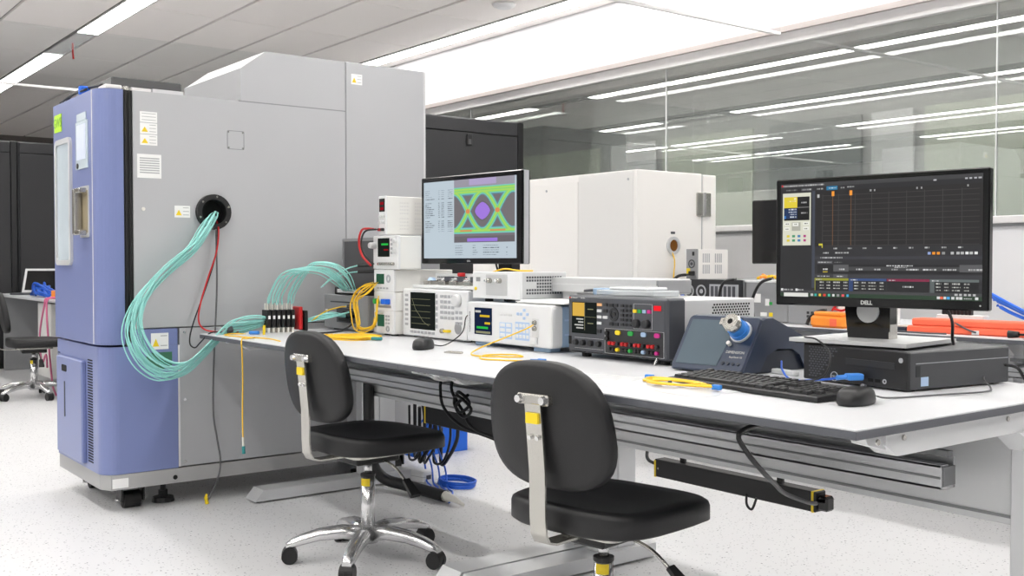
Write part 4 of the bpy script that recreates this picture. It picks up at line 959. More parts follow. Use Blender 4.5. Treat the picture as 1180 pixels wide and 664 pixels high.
m4.box('case', 'inst_cream', (0, 0.20, 0.012, 0.115, 0, 0.138), 0.003); fr = m4.box('front_plate', 'inst_white', (-0.002, 0.202, 0, 0.014, -0.0005, 0.14), 0.003)
d_ = m4.box('display', 'scr_dark', (0.04, 0.135, -0.0015, 0.001, 0.052, 0.13), 0, fr); m4.box('display_line', 'scr_grn', (0.07, 0.125, -0.002, 0, 0.10, 0.108), 0, d_); m4.box('display_line', 'led_dimred', (0.09, 0.125, -0.002, 0, 0.078, 0.084), 0, d_)
m4.knob('dial', 'btn_light', 0.016, 0.10, 0.014, 0.03, parent=fr)
for r in range(4): m4.btn('key', 'btn_grey', 0.152, 0.122 - 0.018*r, 0.014, 0.010, parent=fr)
for z in (0.118, 0.075): m4.knob('dial', 'btn_light', 0.18, z, 0.010, 0.012, parent=fr)
for k in range(7): m4.knob('terminal', 'steel', 0.06 + 0.018*k, 0.022, 0.007, 0.014, parent=fr, n=10)
m5 = T('power_supply', 'narrow white power supply with red digits on top of the left stack', 'power supply', (-3.845, 2.235, 1.176))
m5.box('case', 'inst_cream', (0, 0.056, 0.006, 0.26, 0, 0.16), 0.003); fr = m5.box('front_plate', 'inst_white', (-0.001, 0.057, 0, 0.008, -0.0005, 0.161), 0.002)
feet(m5, 0.10, 0.26, 0.006) if False else None
d_ = m5.box('display', 'gloss_black', (0.006, 0.05, -0.0015, 0.001, 0.095, 0.15), 0, fr)
for z in (0.13, 0.108): m5.box('digits', 'led_dimred', (0.014, 0.042, -0.002, 0, z-0.006, z+0.006), 0, d_)
for x, z in ((0.016, 0.075), (0.04, 0.075), (0.016, 0.05), (0.04, 0.05)): m5.knob('dial', 'btn_light', x, z, 0.007, 0.010, parent=fr, n=12)
m5.knob('terminal', 'red', 0.015, 0.02, 0.007, 0.014, parent=fr, n=10); m5.knob('terminal', 'black', 0.04, 0.02, 0.007, 0.014, parent=fr, n=10)
m5.add('side_vents', merge(*[box(0.0555, 0.0568, 0.07 + 0.012*k + 0.075*g, 0.079 + 0.012*k + 0.075*g, 0.02 + 0.0145*r + 0.008*(r > 3), 0.027 + 0.0145*r + 0.008*(r > 3)) for g in range(2) for k in range(4) for r in range(8)]), 'sticker_yellow' if False else 'white_box_grey', kind='stuff')
cable('test_lead', [(-3.83, 2.21, 1.197), (-3.86, 2.19, 1.20), (-3.91, 2.19, 1.195), (-3.935, 2.19, 1.15), (-3.92, 2.195, 1.09), (-3.87, 2.21, 1.045)], 0.005, 'red', 'red test lead looping from the narrow supply beside the left stack')
cable('test_lead', [(-3.805, 2.21, 1.197), (-3.85, 2.175, 1.19), (-3.905, 2.185, 1.15), (-3.89, 2.185, 1.10), (-3.845, 2.21, 1.05)], 0.004, 'black', 'black test lead looping from the narrow supply beside the left stack')
# grey rack unit at the left, smoked unit and flat black box
gb = T('rack_unit', 'grey rack unit with fibre connectors at the chamber end of the bench', 'instrument', (-4.37, 2.25, 0.758))
gb.box('case', 'inst_grey', (0, 0.40, 0.01, 0.36, 0, 0.152), 0.003); fr = gb.box('front_plate', 'inst_grey', (-0.002, 0.402, 0, 0.012, -0.001, 0.154), 0.003)
feet(gb, 0.40, 0.36, 0.008)
gb.box('slot', 'charcoal', (0.06, 0.30, -0.001, 0.001, 0.118, 0.124), 0, fr); gb.box('module_bay', 'charcoal', (0.12, 0.30, -0.0015, 0.001, 0.03, 0.095), 0, fr)
for k in range(3): gb.box('port_block', 'black', (0.17 + 0.02*k, 0.27 + 0.02*k, -0.02, 0, 0.036 + 0.018*k, 0.05 + 0.018*k), 0.002, fr)
gb.box('side_vent', 'charcoal', (0.401, 0.4035, 0.06, 0.28, 0.03, 0.12)); gb.knob('socket', 'steel', 0.24, 0.105, 0.008, 0.02, parent=fr); gb.box('label', 'paper', (0.012, 0.03, -0.001, 0.001, 0.05, 0.085), 0, fr)
sm = T('smoked_unit', 'grey cased unit with a dark smoked front behind the fibre arch', 'instrument', (-4.38, 2.35, 0.9125))
sm.box('case', 'inst_grey', (0, 0.42, 0.008, 0.27, 0, 0.255), 0.003); fr = sm.add('front_frame', ring(rrect(-0.002, 0.422, 0, 0.257, 0.004), rrect(0.012, 0.408, 0.014, 0.243, 0.004), 'y', 0, 0.012), 'inst_grey'); sm.box('smoked_front', 'smoke_panel', (0.010, 0.41, 0.004, 0.009, 0.012, 0.245), 0, fr)
fb = T('fibre_breakout', 'flat black fibre breakout box on the grey rack unit', 'fibre box', (-4.29, 2.20, 0.9125))
fb.box('case', 'black', (0, 0.30, 0.06, 0.145, 0, 0.034), 0.003); fb.box('port_bar', 'inst_silver', (0.08, 0.26, 0.03, 0.062, 0.010, 0.026), 0.002)
for z in (1.045, 1.017): solo('fibre_plug', cyl((-4.06, 2.255, z), (-3.97, 2.33, z + 0.003), 0.008, n=10), 'black', 'black fibre plug entering the smoked unit, %s of two' % ('upper' if z > 1.03 else 'lower'), 'plug')

# navy inspection instrument
nv = T('fibre_inspector', 'navy blue instrument with a sloped touch screen and a blue round port', 'instrument', (-2.10, 2.185, 0.75), 4.0)
Wn, Dn = 0.25, 0.33
# side profile (y, z) with an arch cut out of the flank
prof = [(-0.002, 0.004), (-0.002, 0.012), (0.088, 0.150), (0.105, 0.156), (0.135, 0.156), (0.30, 0.095), (0.325, 0.082), (0.325, 0.008), (0.30, 0.004), (0.27, 0.045), (0.235, 0.062), (0.16, 0.066), (0.11, 0.05), (0.075, 0.006), (0.03, 0.003)]
def xs_(x, f): return [(x, 0.16 + (y - 0.16)*f, 0.078 + (z - 0.078)*f) for y, z in prof]
bd = nv.add('shell', loft([xs_(0.0, 0.97), xs_(0.008, 1.0), xs_(Wn-0.008, 1.0), xs_(Wn, 0.97)]), 'navy')
nv.add('underside', box(0.01, Wn-0.01, 0.05, 0.315, 0.001, 0.06), 'navy_dark')
# sloped front frame: helper placing boxes on the slope
sl = math.atan2(0.138, 0.090); oy, oz = -0.002, 0.012; L_ = math.hypot(0.090, 0.138)
MS = Matrix.Translation((0, oy, oz)) @ Matrix.Rotation(sl, 4, 'X')
def slope(sh): return [tuple(MS @ Vector(v)) for v in sh[0]], sh[1]
nv.add('front_frame', slope(prism(rrect(0.002, Wn-0.002, -0.006, L_+0.005, 0.014), 'z', 0.0, 0.004, 0.002)), 'navy', bd)
nv.add('touch_screen', slope(prism([(0.016, 0.010), (0.160, 0.010), (0.176, L_-0.010), (0.016, L_-0.010)], 'z', 0.003, 0.0052)), 'navy_screen', bd)
nv.add('port_base', slope(cyl((0.20, L_-0.045, 0.003), (0.20, L_-0.045, 0.010), 0.033, n=24)), 'inst_silver', bd, smooth=False)
pcol = nv.add('port_collar', slope(cyl((0.20, L_-0.045, 0.010), (0.20, L_-0.045, 0.04), 0.028, n=24, rings=((0, 0.029), (0.4, 0.029), (0.42, 0.026), (1, 0.026)))), 'blue_conn')
nv.add('adapter', slope(merge(cyl((0.20, L_-0.045, 0.04), (0.20, L_-0.045, 0.056), 0.022, n=18), cyl((0.20, L_-0.045, 0.056), (0.20, L_-0.045, 0.066), 0.028, 0.025, 9), box(0.165, 0.185, L_-0.055, L_-0.035, 0.054, 0.066, 0.002))), 'steel', pcol)
nv.add('adapter_bore', slope(cyl((0.20, L_-0.045, 0.0655), (0.20, L_-0.045, 0.067), 0.008, n=12)), 'dark_hole', pcol)
nv.add('dust_cap', slope(cyl((0.178, L_-0.085, 0.004), (0.178, L_-0.085, 0.016), 0.006, n=10)), 'white_boot', pcol)
MT = MS.copy()
nv.text('maker_text', 'DIMENSION', 0.0115, 'scr_txt', (MS @ Vector((0.205, 0.056, 0.0045))), MS.to_3x3().to_4x4(), bd)
nv.text('model_text', 'EasyCheck V2', 0.0075, 'scr_txt', (MS @ Vector((0.212, 0.041, 0.0045))), MS.to_3x3().to_4x4(), bd)
for k in range(4): nv.add('key', slope(cyl((0.178 + 0.017*k, 0.020, 0.003), (0.178 + 0.017*k, 0.020, 0.007), 0.0052, n=10)), 'navy_dark', bd)
nv.add('side_highlight', box(Wn-0.004, Wn+0.0008, 0.15, 0.30, 0.104, 0.107), 'navy', bd) if False else None
for x in (0.03, Wn-0.03):
    for y in (0.03, 0.29): nv.add('foot', cyl((x, y, 0), (x, y, 0.005), 0.012, n=10), 'black_rubber')
nv.add('support_strut', box(Wn-0.06, Wn-0.045, 0.175, 0.195, 0.0, 0.07, 0.003), 'black')
solo('usb_adapter', box(-0.045, 0.045, -0.012, 0.012, 0, 0.014, 0.003), 'inst_white', 'small white adapter under the side arch of the navy instrument', 'adapter', loc=(-1.815, 2.335, 0.75), rot=(0, 0, math.radians(-10)))

# ------------------------------------------------------------ fibres and wires at the chamber
def bundle(name, label, paths, m, r, cat='fibre bundle', spread=0.02, part='fibre'):
    t = T(name, label, cat, paths[0][1][0])
    o = Vector(paths[0][1][0])
    for n_, pts in paths:
        for k in range(n_):
            a = random.uniform(0, 2*math.pi); q = math.sqrt(random.uniform(0, 1))*spread
            ph = random.uniform(0, 6)
            out = []
            for i, p in enumerate(pts):
                f = 0.35 if i == 0 else (0.45 if i == len(pts)-1 else 1.0)
                aa = a + 0.10*i*math.sin(ph)
                out.append(Vector(p) - o + Vector((0.55*math.cos(aa), math.sin(aa)*0.75, math.sin(aa + 0.9)*0.75))*q*f)
            t.add(part, tube(out, r, 6, 5), m, smooth=True)
    return t
loop = [(-4.49, 1.765, 1.27), (-4.42, 1.716, 1.226), (-4.385, 1.631, 1.116), (-4.37, 1.511, 1.02), (-4.36, 1.41, 0.913), (-4.34, 1.36, 0.791), (-4.32, 1.395, 0.669), (-4.31, 1.484, 0.60), (-4.30, 1.575, 0.616), (-4.295, 1.66, 0.688), (-4.29, 1.747, 0.772), (-4.29, 1.837, 0.788), (-4.29, 1.92, 0.797)]
t = bundle('fibre_bundle', 'thick aqua fibre bundle looping down from the chamber port to the bench', [(24, loop)], 'aqua', 0.0027, spread=0.060)
t.add('tie_wrap', cyl(Vector((-4.29, 1.742, 0.769)) - Vector(loop[0]), Vector((-4.29, 1.764, 0.777)) - Vector(loop[0]), 0.020, n=14), 'charcoal')
cable('test_wire', [(-4.5, 1.787, 1.242), (-4.42, 1.763, 1.189), (-4.42, 1.751, 1.098), (-4.42, 1.711, 0.984), (-4.41, 1.675, 0.879), (-4.4, 1.663, 0.805), (-4.38, 1.682, 0.768), (-4.34, 1.728, 0.758), (-4.3, 1.802, 0.757)], 0.0035, 'red', 'red wire hanging from the chamber port to the bench corner', 'wire')
cable('test_wire', [(-4.5, 1.779, 1.242), (-4.43, 1.763, 1.182), (-4.43, 1.747, 1.068), (-4.42, 1.699, 0.935), (-4.425, 1.645, 0.785), (-4.42, 1.630, 0.712), (-4.40, 1.645, 0.69), (-4.36, 1.655, 0.715), (-4.33, 1.69, 0.757), (-4.31, 1.75, 0.756)], 0.003, 'black', 'black wire hanging from the chamber port below the bench corner', 'wire')
cable('sensor_cable', [(-4.44, 1.759, 1.205), (-4.44, 1.761, 0.953), (-4.44, 1.748, 0.685), (-4.445, 1.742, 0.417), (-4.44, 1.757, 0.281), (-4.41, 1.76, 0.183), (-4.40, 1.74, 0.10), (-4.415, 1.70, 0.012)], 0.004, 'grey_cable', 'thin grey cable hanging down the chamber side to the floor')
solo('cable_tip', merge(cyl((-4.415, 1.70, 0.002), (-4.417, 1.695, 0.034), 0.008, n=10), cyl((-4.417, 1.695, 0.034), (-4.416, 1.70, 0.045), 0.005, n=8)), 'sticker_yellow', 'small brass plug on the floor below the chamber side', 'plug')
yh = T('patch_fibre', 'single yellow fibre hanging over the front edge of the far bench', 'fibre', (-3.92, 1.655, 0.753))
yh.add('fibre', tube([(-0.08, 0.09, 0.001), (-0.03, 0.035, 0.001), (0.0, 0.0, 0.0), (0.012, -0.004, -0.05), (0.017, -0.004, -0.16), (0.012, -0.004, -0.30), (0.016, -0.004, -0.385)], 0.0028, 6), 'yellow', smooth=True)
yh.add('boot', cyl((0.016, -0.004, -0.385), (0.020, -0.004, -0.42), 0.005, n=8), 'white_boot'); yh.add('connector', cyl((0.020, -0.004, -0.42), (0.023, -0.004, -0.45), 0.007, n=8), 'teal')
# six black fibre cassettes in a row, with their arches
for k in range(6):
    y = 1.925 + 0.021*k; x = -4.288 + 0.004*k
    c_ = T('fibre_cassette', 'black fibre cassette standing in a row at the chamber end, %s from the left' % ordn[k], 'fibre cassette', (x, y, 0.75), 0, 'cassettes in a row')
    c_.box('body', 'black', (-0.03, 0.03, -0.008, 0.008, 0.022, 0.100), 0.002); c_.box('leg', 'white_boot' if k % 2 else 'steel', (-0.004, 0.004, -0.004, 0.004, 0.0, 0.024)); c_.box('leg', 'white_boot', (0.020, 0.028, -0.004, 0.004, 0.0, 0.024))
    c_.add('boot', cyl((0.012, 0, 0.10), (0.012, 0, 0.128), 0.004, n=8), 'white_boot'); c_.add('boot', cyl((-0.012, 0, 0.10), (-0.012, 0, 0.128), 0.004, n=8), 'white_boot'); c_.box('label', 'paper', (0.0302, 0.031, -0.005, 0.005, 0.06, 0.075))
solo('fibre_cassette', box(-4.30, -4.23, 2.055, 2.072, 0.76, 0.862, 0.003), 'red', 'red cassette at the right end of the black cassette row', 'fibre cassette')
solo('fibre_cassette', box(-4.29, -4.22, 2.078, 2.092, 0.755, 0.845, 0.003), 'black', 'black cassette behind the red one, outside the row', 'fibre cassette')
arc = []
for k in range(6):
    y = 1.925 + 0.021*k; x = -4.27 + 0.004*k
    arc.append((3, [(x, y, 0.875), (x + 0.005, y + 0.004, 0.92), (x + 0.05, y + 0.035, 1.00), (-4.15 + 0.008*k, 2.02 + 0.010*k, 1.020 + 0.006*k), (-4.10 + 0.012*k, 2.08 + 0.010*k, 1.015 + 0.005*k), (-4.07 + 0.010*k, 2.14 + 0.008*k, 0.975 + 0.004*k), (-4.15 + 0.022*k, 2.226, 0.935)]))
bundle('fibre_arch', 'aqua fibres arching from the black cassettes to the flat black box', arc, 'aqua', 0.0025, spread=0.020)
bundle('fibre_pair', 'two pale aqua fibres bending up to the smoked unit', [(1, [(-4.10, 2.103, 0.954), (-4.06, 2.132, 1.0), (-4.05, 2.2, 1.034), (-4.06, 2.255, 1.045)]), (1, [(-4.11, 2.10, 0.95), (-4.07, 2.13, 0.985), (-4.055, 2.2, 1.01), (-4.06, 2.255, 1.017)])], 'aqua', 0.003, spread=0.004)
bundle('fibre_bundle', 'aqua fibres running flat from the cassettes into the grey rack unit', [(5, [(-4.25, 2.09, 0.80), (-4.2, 2.12, 0.815), (-4.14, 2.16, 0.83), (-4.13, 2.235, 0.818)]), (4, [(-4.25, 2.09, 0.79), (-4.19, 2.12, 0.80), (-4.12, 2.16, 0.815), (-4.10, 2.235, 0.836)])], 'aqua', 0.0028, spread=0.016)
cable('patch_fibre', [(-4.20, 2.10, 0.80), (-4.17, 2.15, 0.84), (-4.14, 2.20, 0.858), (-4.13, 2.232, 0.862)], 0.003, 'yellow', 'yellow fibre rising into the front of the grey rack unit', 'fibre')
solo('fibre_plug', box(-0.022, 0.022, -0.008, 0.008, 0, 0.014, 0.003), 'blue_conn', 'blue fibre plug lying left of the black cassettes', 'plug', loc=(-4.20, 1.83, 0.751), rot=(0, 0, 0.9))
cable('patch_fibre', [(-4.22, 1.80, 0.753), (-4.25, 1.75, 0.754), (-4.20, 1.70, 0.753), (-4.05, 1.72, 0.753), (-3.9, 1.76, 0.753), (-3.75, 1.74, 0.753)], 0.0025, 'yellow', 'yellow fibre trailing along the far bench behind the chair back', 'fibre')
solo('connector_pin', cyl((-4.17, 1.86, 0.75), (-4.17, 1.862, 0.79), 0.006, n=8), 'sticker_yellow', 'tiny yellow capped pin left of the black cassettes', 'pin')
cable('test_lead', [(-4.15, 2.02, 0.754), (-4.05, 2.06, 0.755), (-3.98, 2.12, 0.765), (-3.97, 2.17, 0.79), (-4.02, 2.20, 0.80)], 0.004, 'black', 'black lead curling on the bench before the grey rack unit')
cable('test_lead', [(-4.20, 2.03, 0.755), (-4.12, 2.06, 0.756), (-4.04, 2.05, 0.755)], 0.0035, 'red', 'short red lead lying right of the red cassette')
# yellow coils at the left stack
coil = []
for k in range(8):
    j = random.uniform(-2, 2)
    coil.append((1, [(-3.86 + 0.01*j, 2.225, 0.97), (-3.93 + 0.008*k, 2.19, 0.95 - 0.005*k), (-3.955 + 0.012*j, 2.175, 0.89), (-3.95 + 0.01*k*0.5, 2.17, 0.83), (-3.92 + 0.01*j, 2.17, 0.785), (-3.87 - 0.01*k, 2.175, 0.768), (-3.83, 2.20, 0.79), (-3.84 + 0.01*j, 2.22, 0.83 + 0.012*k)]))
bundle('fibre_coil', 'yellow fibre coil hanging on the left edge of the meter stack', coil, 'yellow', 0.0026, spread=0.022)
pile = []
for k in range(9):
    j = random.uniform(-0.03, 0.03)
    pile.append((1, [(-3.90 + 0.01*k, 2.00 + j, 0.754 + 0.0015*k), (-3.80, 1.96 + j, 0.758), (-3.70, 1.98 + j*0.5, 0.758), (-3.62, 2.03 + j, 0.758), (-3.60 + j, 2.08, 0.758), (-3.66, 2.11 + j*0.6, 0.758), (-3.78, 2.09 + j, 0.758), (-3.87, 2.05 + j, 0.757)]))
bundle('fibre_coil', 'flat yellow fibre coil lying on the bench before the left stack', pile, 'yellow', 0.0026, spread=0.012)
solo('fibre_plug', cyl((-3.60, 2.06, 0.758), (-3.56, 2.08, 0.758), 0.007, n=8), 'teal', 'teal fibre plug at the end of the flat yellow coil', 'plug')
cable('patch_fibre', [(-2.785, 2.225, 0.845), (-2.80, 2.20, 0.83), (-2.86, 2.16, 0.80), (-2.88, 2.06, 0.765), (-2.80, 1.98, 0.754), (-2.70, 2.02, 0.753), (-2.66, 2.08, 0.753), (-2.74, 2.10, 0.753), (-2.78, 2.02, 0.753), (-2.68, 1.93, 0.753), (-2.58, 1.97, 0.753), (-2.52, 2.01, 0.753)], 0.0025, 'yellow', 'yellow fibre plugged into the optical instrument and looped on the bench', 'fibre')
solo('fibre_plug', merge(cyl((-2.525, 2.005, 0.756), (-2.50, 2.02, 0.756), 0.004, n=8), box(-2.505, -2.475, 2.015, 2.03, 0.751, 0.762, 0.002)), 'blue_conn', 'blue fibre plug alone on the bench before the power analyser', 'plug')
solo('metal_clip', merge(box(-0.03, 0.03, -0.01, 0.01, 0, 0.007, 0.002), box(-0.04, -0.028, -0.004, 0.004, 0, 0.005)), 'steel', 'small metal fibre clip on the bench right of the far mouse', 'clip', loc=(-2.92, 1.99, 0.75), rot=(0, 0, 0.4))
# bag of yellow fibres near the keyboard
bag = T('fibre_bag', 'clear plastic bag with a coiled yellow fibre beside the keyboard', 'bag', (-1.83, 1.86, 0.75), 6)
def bag_sheet():
    V, Fa = [], []; nx, ny = 16, 9
    for j in range(ny):
        for i in range(nx):
            x = -0.20 + 0.40*i/(nx-1); y = -0.085 + 0.17*j/(ny-1)
            e = min(i, nx-1-i, j*1.5, (ny-1-j)*1.5)/4
            V.append((x + 0.01*math.sin(j*1.3), y + 0.012*math.sin(i*0.9), 0.001 + 0.012*min(1, e)*(0.6 + 0.4*math.sin(i*1.9 + j*2.3))))
    for j in range(ny-1):
        for i in range(nx-1): a = j*nx + i; Fa.append((a, a+1, a+nx+1, a+nx))
    return V, Fa
bag.add('film', bag_sheet(), 'bag', smooth=True)
bag.add('fibre', tube([(0.12, 0.0, 0.012), (0.05, 0.05, 0.014), (-0.03, 0.04, 0.014), (-0.04, -0.01, 0.015), (0.03, -0.03, 0.015), (0.11, -0.02, 0.014), (0.13, 0.02, 0.014), (0.06, 0.045, 0.016), (-0.06, 0.05, 0.015), (-0.02, -0.02, 0.016), (0.08, -0.035, 0.015), (0.16, 0.01, 0.013)], 0.003, 6), 'yellow', smooth=True)
bag.add('fibre', tube([(-0.05, 0.02, 0.013), (0.02, 0.055, 0.014), (0.10, 0.03, 0.015), (0.10, -0.025, 0.015), (0.02, -0.04, 0.014), (-0.03, -0.005, 0.014), (0.04, 0.03, 0.016), (0.15, 0.02, 0.013)], 0.003, 6), 'yellow', smooth=True)
for x, y in ((0.165, 0.012), (-0.09, 0.075)): bag.box('connector', 'blue_conn', (x-0.012, x+0.012, y-0.007, y+0.007, 0.006, 0.018), 0.002)
bag.box('dust_cap', 'charcoal', (0.05, 0.058, -0.03, -0.02, 0.014, 0.022), 0.002)
solo('plastic_film', ([(x, y, z) for x, y, z in ((-2.12, 1.78, 0.752), (-1.98, 1.76, 0.753), (-1.86, 1.80, 0.752), (-2.14, 1.86, 0.756), (-2.0, 1.86, 0.764), (-1.88, 1.88, 0.757), (-2.10, 1.94, 0.752), (-1.98, 1.95, 0.755), (-1.90, 1.95, 0.752))], [(0,1,4,3), (1,2,5,4), (3,4,7,6), (4,5,8,7)]), 'bag', 'crumpled clear plastic film left of the fibre bag', 'film', smooth=True)

# ------------------------------------------------------------ under the benches
du = T('power_rail', 'black power rail with yellow end bands hung under the near bench', 'power rail', (-2.514, 2.535, 0.33))
du.box('housing', 'black', (0, 0.655, 0, 0.05, 0, 0.06), 0.003); du.box('end_band', 'sticker_yellow', (0.0, 0.008, -0.001, 0.051, -0.001, 0.056)); du.box('end_band', 'sticker_yellow', (0.64, 0.648, -0.001, 0.051, -0.001, 0.061)); du.box('end_cap', 'gloss_black', (0.655, 0.69, 0.006, 0.044, 0.006, 0.05), 0.006)
for x in (0.1, 0.5): du.box('hanger', 'black', (x, x+0.02, 0.02, 0.03, 0.06, 0.40))
du.add('loop', tube([(0.40, 0.0, 0.01), (0.41, -0.01, -0.02), (0.43, -0.01, -0.03), (0.44, 0.0, 0.005)], 0.004), 'black', smooth=True); du.knob('screw', 'steel', 0.02, 0.03, 0.004, 0.003)
du2 = T('power_rail', 'black power rail with a yellow band hung under the far bench', 'power rail', (-3.96, 2.535, 0.335))
du2.box('housing', 'black', (0, 0.90, 0, 0.05, 0, 0.075), 0.003); du2.box('end_band', 'sticker_yellow', (0.0, 0.008, -0.001, 0.051, -0.001, 0.076))
for x in (0.1, 0.6): du2.box('hanger', 'black', (x, x+0.02, 0.02, 0.03, 0.075, 0.395))
cable('power_lead', [(-1.50, 2.0, 0.718), (-1.47, 1.86, 0.712), (-1.452, 1.72, 0.70), (-1.461, 1.75, 0.655), (-1.495, 1.85, 0.591), (-1.58, 2.0, 0.53), (-1.66, 2.14, 0.475), (-1.74, 2.34, 0.41), (-1.83, 2.50, 0.368), (-1.868, 2.525, 0.36)], 0.0058, 'black', 'thick black lead drooping from the near bench front to the power rail')
cable('power_lead', [(-2.66, 2.66, 0.48), (-2.63, 2.62, 0.41), (-2.58, 2.57, 0.375), (-2.515, 2.56, 0.365)], 0.006, 'black', 'black lead entering the left end of the near power rail')
cable('loose_cable', [(-2.64, 2.67, 0.46), (-2.60, 2.66, 0.40), (-2.53, 2.66, 0.39), (-2.45, 2.66, 0.40)], 0.004, 'black', 'thin loose cable beside the near power rail')
for k in range(5):
    y = 2.05 + 0.05*k; x0 = -2.45 + 0.1*k
    cable('loose_cable', [(x0, y, 0.715), (x0+0.15, y+0.02, 0.70), (x0+0.35, y-0.03, 0.705), (x0+0.55, y+0.02, 0.695), (x0+0.8, y, 0.715)], 0.006, 'black', 'black cable tucked under the near bench top, %s from the front edge' % ordn[k], group='cables tucked under the near bench')
for k, x in enumerate((-3.36, -3.28)):
    p_ = T('mains_plug', 'black mains plug under the far bench, %s' % ('the left one' if k == 0 else 'the right one'), 'plug', (x, 2.20, 0.60), 0, 'mains plugs under the far bench')
    p_.box('body', 'black', (-0.022, 0.022, 0, 0.06, 0.02, 0.07), 0.005); p_.add('lead', tube([(0, 0.03, 0.025), (0.005, 0.02, -0.03), (0.03 + 0.05*k, 0.02, -0.10), (0.12, 0.04, -0.16), (0.25, 0.10, -0.20)], 0.006), 'black', smooth=True)
solo('socket_strip', box(-3.52, -3.20, 2.262, 2.30, 0.615, 0.68, 0.004), 'inst_white', 'white socket strip behind the mains plugs under the far bench', 'socket strip')
cable('cable_knot', [(-3.22, 2.20, 0.55), (-3.17, 2.18, 0.58), (-3.13, 2.2, 0.54), (-3.19, 2.2, 0.50), (-3.23, 2.2, 0.53), (-3.18, 2.18, 0.565), (-3.12, 2.2, 0.52), (-3.17, 2.2, 0.485), (-3.22, 2.2, 0.52), (-3.14, 2.2, 0.57)], 0.006, 'black', 'knotted black cable hanging right of the mains plugs')
cable('conduit', [(-4.225, 2.40, 0.70), (-4.225, 2.40, 0.55), (-4.225, 2.40, 0.35), (-4.22, 2.41, 0.15), (-4.18, 2.45, 0.06), (-4.08, 2.51, 0.035), (-3.93, 2.53, 0.03), (-3.80, 2.54, 0.03)], 0.026, 'black', 'thick black conduit running down the post and along the floor', 'conduit', n=12)
solo('conduit_tail', tube([(-3.80, 2.54, 0.03), (-3.74, 2.545, 0.028), (-3.68, 2.555, 0.012)], lambda f: 0.024*(1-f) + 0.006*f, 10), 'white_boot', 'pale frayed wires at the end of the floor conduit', 'wires', smooth=True)
crate = T('crate', 'bright blue plastic crate on the floor behind the far bench', 'crate', (-5.08, 3.0, 0), 0)
crate.add('wall', box(0.0, 0.010, 0, 0.36, 0, 0.17, 0.002), 'blue_plastic'); crate.add('wall', box(0.27, 0.28, 0, 0.36, 0, 0.17, 0.002), 'blue_plastic'); crate.add('wall', box(0.01, 0.27, 0, 0.01, 0, 0.17, 0.002), 'blue_plastic'); crate.add('wall', box(0.01, 0.27, 0.35, 0.36, 0, 0.17, 0.002), 'blue_plastic'); crate.box('bottom', 'blue_plastic', (0.005, 0.275, 0.005, 0.355, 0, 0.008))
for z in (0.14, 0.155): crate.add('rim', ring(rrect(-0.006, 0.286, -0.006, 0.366, 0.01), rrect(0.0, 0.28, 0.0, 0.36, 0.008), 'z', z, z + 0.010), 'blue_plastic')
for y in (0.09, 0.18, 0.27): crate.box('rib', 'blue_plastic', (0.28, 0.286, y-0.005, y+0.005, 0.01, 0.14))
for k in range(7):
    r = random.Random(k); x = -4.25 + 0.07*k; x -= 0.03 + 0.03*k; yb = 2.72 + r.uniform(-0.04, 0.04)
    cable('hanging_cable', [(x - 0.06, 2.62, 0.715), (x - 0.07, 2.64, 0.60), (x - 0.06, yb - 0.02, 0.48), (x, yb, 0.38 + r.uniform(-0.05, 0.05)), (x + 0.04, yb, 0.25), (x - 0.02 + r.uniform(-0.06, 0.06), yb - 0.02, 0.13), (x - 0.10, yb, 0.10), (x - 0.13, yb + 0.02, 0.20), (x - 0.10, yb, 0.36)], 0.006 if k % 3 else 0.009, 'black', 'tangled black cable hanging behind the far bench post, %s from the chamber' % ordn[k], group='black cables behind the far bench')
for k in range(4):
    r = random.Random(k + 20); x = -4.30 + 0.06*k
    cable('network_cable', [(x, 2.63, 0.715), (x + 0.01, 2.68, 0.55), (x + 0.03, 2.76, 0.36), (x - 0.04, 2.73, 0.22), (x + 0.02, 2.74, 0.08), (x + 0.10, 2.70, 0.012), (x + 0.20, 2.66, 0.010), (x + 0.26 + 0.03*k, 2.60 - 0.02*k, 0.008)], 0.0045, 'blue_cable', 'blue network cable hanging behind the far bench, %s from the chamber' % ordn[k], group='blue cables behind the far bench')
cl = []
for k in range(6):
    cl.append((1, [(-4.06 + 0.11*math.cos(a*1.05 + k), 2.78 + 0.075*math.sin(a*1.05 + k), 0.008 + 0.004*k) for a in range(8)]))
bundle('cable_coil', 'coil of blue network cable on the floor by the white adapter', cl, 'blue_cable', 0.0045, cat='cable', spread=0.004, part='turn')
ad_ = T('power_adapter', 'white power adapter box on the floor behind the far bench', 'adapter', (-4.28, 2.70, 0), 12)
ad_.box('body', 'inst_white', (-0.075, 0.075, -0.035, 0.035, 0, 0.055), 0.006); ad_.box('seam', 'btn_grey', (-0.0755, 0.0755, -0.0355, 0.0355, 0.027, 0.029)); ad_.box('socket', 'charcoal', (0.074, 0.0765, -0.015, 0.015, 0.015, 0.035))
cable('floor_cable', [(-1.98, 2.95, 0.006), (-1.92, 2.93, 0.008), (-1.90, 2.98, 0.010), (-1.96, 3.0, 0.008), (-2.0, 2.96, 0.012)], 0.008, 'black', 'small black cable loop on the floor behind the near bench')

